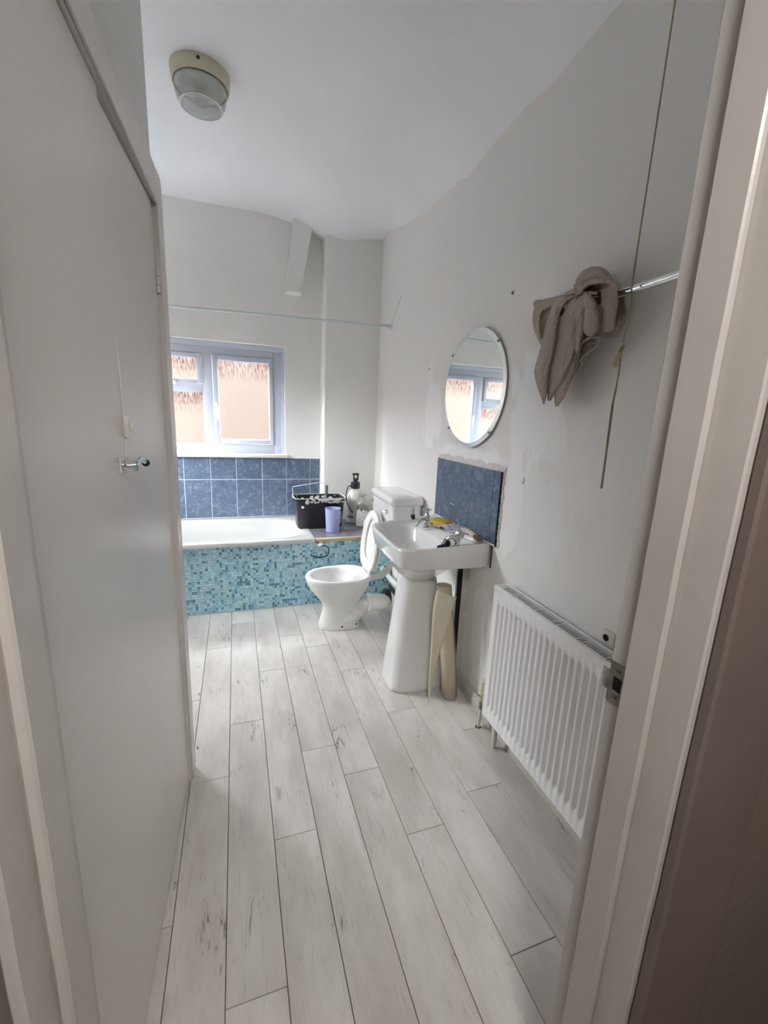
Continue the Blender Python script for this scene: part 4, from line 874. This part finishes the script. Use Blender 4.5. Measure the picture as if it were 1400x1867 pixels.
def soft_folds(name, folds, step=5.0, back=.022, seed=1, th=.36e-3):
    """a heap of overlapping soft folds: each fold is a path of (u, v, radius) with a base distance from the wall"""
    segs = []
    for base, lift, path in folds:
        P = smoothpath(path, 6); segs.append((base, lift, P))
    us = [p.x - p.z for _, _, P in segs for p in P] + [p.x + p.z for _, _, P in segs for p in P]; vs_ = [p.y - p.z for _, _, P in segs for p in P] + [p.y + p.z for _, _, P in segs for p in P]
    u0, u1, v0, v1 = min(us), max(us), min(vs_), max(vs_); nu, nv = int((u1 - u0) / step) + 2, int((v1 - v0) / step) + 2
    hgt = {}
    for base, lift, P in segs:
        for a, b_ in zip(P, P[1:]):
            r_ = max(a.z, b_.z); i0, i1 = int((min(a.x, b_.x) - r_ - u0) / step), int((max(a.x, b_.x) + r_ - u0) / step) + 1
            j0, j1 = int((min(a.y, b_.y) - r_ - v0) / step), int((max(a.y, b_.y) + r_ - v0) / step) + 1
            dx, dy = b_.x - a.x, b_.y - a.y; L2 = dx * dx + dy * dy + 1e-9
            for i in range(max(i0, 0), i1 + 1):
                for j in range(max(j0, 0), j1 + 1):
                    u, v = u0 + i * step, v0 + j * step; t_ = min(max(((u - a.x) * dx + (v - a.y) * dy) / L2, 0), 1)
                    rr = a.z + (b_.z - a.z) * t_; d_ = math.hypot(u - a.x - dx * t_, v - a.y - dy * t_)
                    if d_ < rr:
                        q = math.sqrt(max(1 - (d_ / rr) ** 2, 0)); h_ = base + lift * q * min(rr / 40, 1.6) * .022
                        if h_ > hgt.get((i, j), -1): hgt[(i, j)] = h_
    bm = bmesh.new(); vt = {}; vb = {}
    def getv(d_, key, h_):
        if key not in d_:
            u, v = u0 + key[0] * step, v0 + key[1] * step; y, z = tmap(u, v)
            wr_ = .0045 * mnoise.noise(Vector((u * .022 + v * .006, v * .006, seed))) + .0022 * (1 - abs(mnoise.noise(Vector((u * .03 + v * .012, v * .007, seed + 9)))) * 3) + .0012 * mnoise.noise(Vector((u * .12, v * .12, seed)))
            hh = h_ + (wr_ if h_ > back else 0); f_ = (1.18 - hh) / 1.09; d_[key] = bm.verts.new((-hh, y * f_ - 1.30, 1.5 + (z - 1.5) * f_ - 1.90))
        return d_[key]
    cells = [(i, j) for (i, j) in hgt if (i + 1, j) in hgt and (i, j + 1) in hgt and (i + 1, j + 1) in hgt]; cs_ = set(cells)
    for (i, j) in cells:
        k4 = [(i, j), (i + 1, j), (i + 1, j + 1), (i, j + 1)]
        bm.faces.new([getv(vt, k, hgt[k]) for k in k4]); bm.faces.new([getv(vb, k, max(min(hgt[k] - .012, back + .04), back)) for k in reversed(k4)])
        for (di, dj), (a, b_) in (((0, -1), (0, 1)), ((1, 0), (1, 2)), ((0, 1), (2, 3)), ((-1, 0), (3, 0))):
            if (i + di, j + dj) not in cs_:
                ka, kb = k4[a], k4[b_]; bm.faces.new([getv(vt, kb, hgt[kb]), getv(vt, ka, hgt[ka]), getv(vb, ka, max(min(hgt[ka] - .012, back + .04), back)), getv(vb, kb, max(min(hgt[kb] - .012, back + .04), back))])
    bmesh.ops.smooth_vert(bm, verts=bm.verts[:], factor=.5, use_axis_x=True, use_axis_y=True, use_axis_z=True)
    bmesh.ops.smooth_vert(bm, verts=bm.verts[:], factor=.4, use_axis_x=True, use_axis_y=True, use_axis_z=True)
    return mesh_obj(name, bm, M['towel'], tw, angle=180)
soft_folds('left_drape', [
    (.074, .15, [(440, 400, 30), (330, 450, 60), (270, 520, 90), (255, 620, 84), (250, 720, 50), (240, 790, 22)]),
    (.086, .5, [(500, 350, 18), (420, 385, 30), (320, 420, 42), (235, 445, 50), (190, 440, 44)]),
    (.088, .5, [(330, 410, 22), (230, 450, 40), (185, 520, 40), (180, 620, 34), (205, 720, 26), (232, 800, 12)]),
    (.072, .3, [(300, 520, 40), (275, 620, 55), (262, 730, 46), (250, 790, 20)]),
    (.094, 1.0, [(505, 375, 16), (430, 410, 30), (362, 480, 44), (325, 580, 50), (303, 700, 58), (278, 820, 66), (248, 930, 68), (228, 1020, 70), (232, 1110, 58), (240, 1200, 36), (242, 1290, 10)])])
soft_folds('middle_drape', [
    (.088, .55, [(540, 375, 40), (505, 470, 70), (470, 580, 92), (440, 700, 104), (410, 820, 104), (375, 940, 92), (340, 1060, 70), (312, 1160, 44), (290, 1250, 20)]),
    (.096, .5, [(520, 400, 14), (490, 500, 22), (460, 640, 26), (435, 800, 24), (405, 940, 16)]),
    (.092, .9, [(610, 365, 40), (640, 440, 58), (655, 530, 70), (650, 620, 72), (640, 660, 60)]),
    (.098, .6, [(565, 390, 22), (560, 480, 30), (552, 600, 34), (548, 720, 28), (530, 830, 18)]),
    (.076, .8, [(520, 860, 14), (495, 950, 26), (455, 1050, 38), (405, 1150, 48), (370, 1240, 40), (350, 1305, 14)])], seed=4)
soft_folds('inner_fold', [(.030, .5, [(640, 700, 62), (610, 790, 56), (575, 880, 36), (540, 960, 20), (505, 1030, 8)])], seed=6)
soft_folds('rolled_hem', [(.098, 1.1, [(528, 770, 8), (560, 700, 11), (600, 662, 13), (650, 648, 14), (700, 668, 12)]),
    (.088, 1.1, [(530, 860, 8), (545, 800, 11), (590, 750, 13), (650, 722, 13), (705, 718, 13), (716, 750, 12), (690, 800, 12), (640, 838, 11), (585, 880, 11), (552, 925, 10)]),
    (.075, .9, [(548, 925, 7), (570, 945, 9), (545, 985, 9), (510, 1030, 8), (490, 1065, 5)])], step=3.0, back=.03, seed=8)
soft_folds('knot', [
    (.066, .2, [(560, 320, 50), (640, 300, 80), (720, 290, 84), (800, 310, 60)]),
    (.092, 1.3, [(525, 370, 14), (530, 300, 26), (560, 235, 42), (620, 190, 54), (700, 172, 54), (768, 200, 46), (815, 250, 34), (858, 290, 18)]),
    (.110, .9, [(545, 350, 14), (575, 300, 26), (630, 255, 34), (705, 235, 36), (770, 240, 28)]),
    (.088, 1.0, [(425, 362, 16), (470, 345, 26), (510, 330, 30), (550, 335, 28), (600, 345, 16)]),
    (.104, 1.0, [(498, 280, 8), (515, 330, 11), (530, 375, 8)]),
    (.100, .6, [(590, 345, 20), (640, 345, 22), (690, 348, 18)])], seed=2)
soft_folds('right_strap', [
    (.090, .35, [(806, 345, 74), (802, 440, 72), (796, 540, 68), (792, 620, 60)]),
    (.094, .9, [(738, 330, 9), (738, 430, 9), (742, 540, 8)]), (.092, 1.2, [(742, 325, 16), (800, 302, 18), (860, 300, 16), (900, 318, 12)])], back=.055, seed=3)
soft_folds('back_strap', [(.016, .6, [(900, 380, 34), (905, 460, 38), (880, 560, 50), (820, 660, 44), (770, 705, 22)]), (.030, .5, [(925, 400, 14), (935, 470, 14), (932, 520, 8)])], back=.008, seed=5)

cdt = thing('pull_cord', 'long frayed light pull cord hanging from the ceiling past the rail', 'cord', WL(1.021, 1.32, .098), AR)
Zc = cz(xw(1.02) - .1, 1.02) - 1.32
mesh_obj('upper_cord', tube(bmesh.new(), smoothpath([(0, 0, Zc), (0, 0, 1.0), (0, .001, .62), (0, -.004, .55), (0, -.004, .50), (0, .004, .43)], 6), .0021, 8), M['cord2'], cdt)
mesh_obj('cord_rose', lathe(bmesh.new(), [(.028, Zc + .01), (.028, Zc - .018), (.012, Zc - .030)], n=24), M['plastic'], cdt)
bm = bmesh.new()
for k in range(3): blob(bm, (.0, .004 + .003 * (k - 1), .42 - .006 * k), .006, (1, 1, .8), k)
mesh_obj('cord_knot', bm, M['cord2'], cdt)
bm = bmesh.new(); random.seed(9)
for k in range(40):
    a = random.uniform(0, 2 * PI); tube(bm, [(0, .006, .414), (.006 * math.cos(a), .010 + .008 * math.sin(a), .395), (.009 * math.cos(a), .013 + .009 * math.sin(a), .368 + random.uniform(-.006, .012))], .0012, 4)
o = mesh_obj('frayed_tuft', bm, mat('pale_cotton', (205, 196, 170), .9), cdt); o['kind'] = 'stuff'
mesh_obj('lower_cord', tube(bmesh.new(), smoothpath([(0, .004, .415), (0, .001, .36), (0, .003, .30), (0, .006, .25), (0, .003, .12), (0, .001, 0)], 6), [.0018] * 6 + [.0022] * 6 + [.003] * 6 + [.0038] * 6 + [.0032] * 7, 8), M['cord2'], cdt)

# ------------------------------------------------------------------ shower curtain rail
sr = thing('shower_rail', 'thin white shower curtain rail spanning the room above the bath', 'curtain rail', (0, 3.60, 2.258))
mesh_obj('rail_tube', tube(bmesh.new(), [(-1.13, .16, .0), (-.45, .12, .0), (1.238, -.062, .0)], .0105, 16), mat('rail_white', (205, 218, 216), .3), sr)
bm = bmesh.new(); lathe(bm, [(.022, 0), (.022, -.006), (.016, -.010), (.016, -.030)], axis='x', n=22, org=(1.246, -.062, 0)); mesh_obj('end_socket', bm, M['chrome'], sr)
mesh_obj('end_wire', tube(bmesh.new(), [(1.236, -.062, .02), (1.232, -.19, .10), (1.226, -.29, .175)], .002, 6), M['upvc'], sr)

# ------------------------------------------------------------------ ceiling light
zc = cz(-.115, 2.66)
lp = thing('ceiling_light', 'round ceiling light with aged cream base and ribbed clear glass bowl', 'ceiling light', (-.114, 2.665, zc))
bm = lathe(bmesh.new(), [(.136, .012), (.137, -.004), (.135, -.045), (.130, -.058), (.120, -.060)], n=56); mesh_obj('lamp_base', bm, M['cream'], lp)
rings = [ringz(r_, z, n=56) for r_, z in ((.122, -.056), (.124, -.062), (.119, -.095), (.111, -.122), (.098, -.140), (.094, -.142), (.070, -.146), (.03, -.149))]
mesh_obj('glass_bowl', loft(bmesh.new(), rings, False, True), M['lampglass'], lp, angle=50)
mesh_obj('inner_reflector', lathe(bmesh.new(), [(.115, -.061), (.108, -.064), (.02, -.066)], n=40), M['plastic'], lp)
mesh_obj('lamp_bulb', lathe(bmesh.new(), [(.014, -.064), (.016, -.085), (.028, -.10), (.034, -.118), (.026, -.132), (.008, -.138)], n=24), M['frosted'], lp)
mesh_obj('glass_rim', loft(bmesh.new(), [ringz(.099, -.1385, n=56), ringz(.101, -.1415, n=56), ringz(.094, -.1435, n=56), ringz(.092, -.141, n=56)], False, False), M['frosted'], lp)
mesh_obj('base_screw_hole', lathe(bmesh.new(), [(.007, -.130), (.007, -.138)], axis='y', n=16, org=(-.0, 0, -.022)), M['hole'], lp)
mesh_obj('base_seam', loft(bmesh.new(), [ringz(.1225, -.0595, n=56), ringz(.1255, -.0598, n=56), ringz(.1255, -.0625, n=56), ringz(.1225, -.063, n=56)], False, False), mat('dirty_seam', (110, 104, 88), .8), lp)
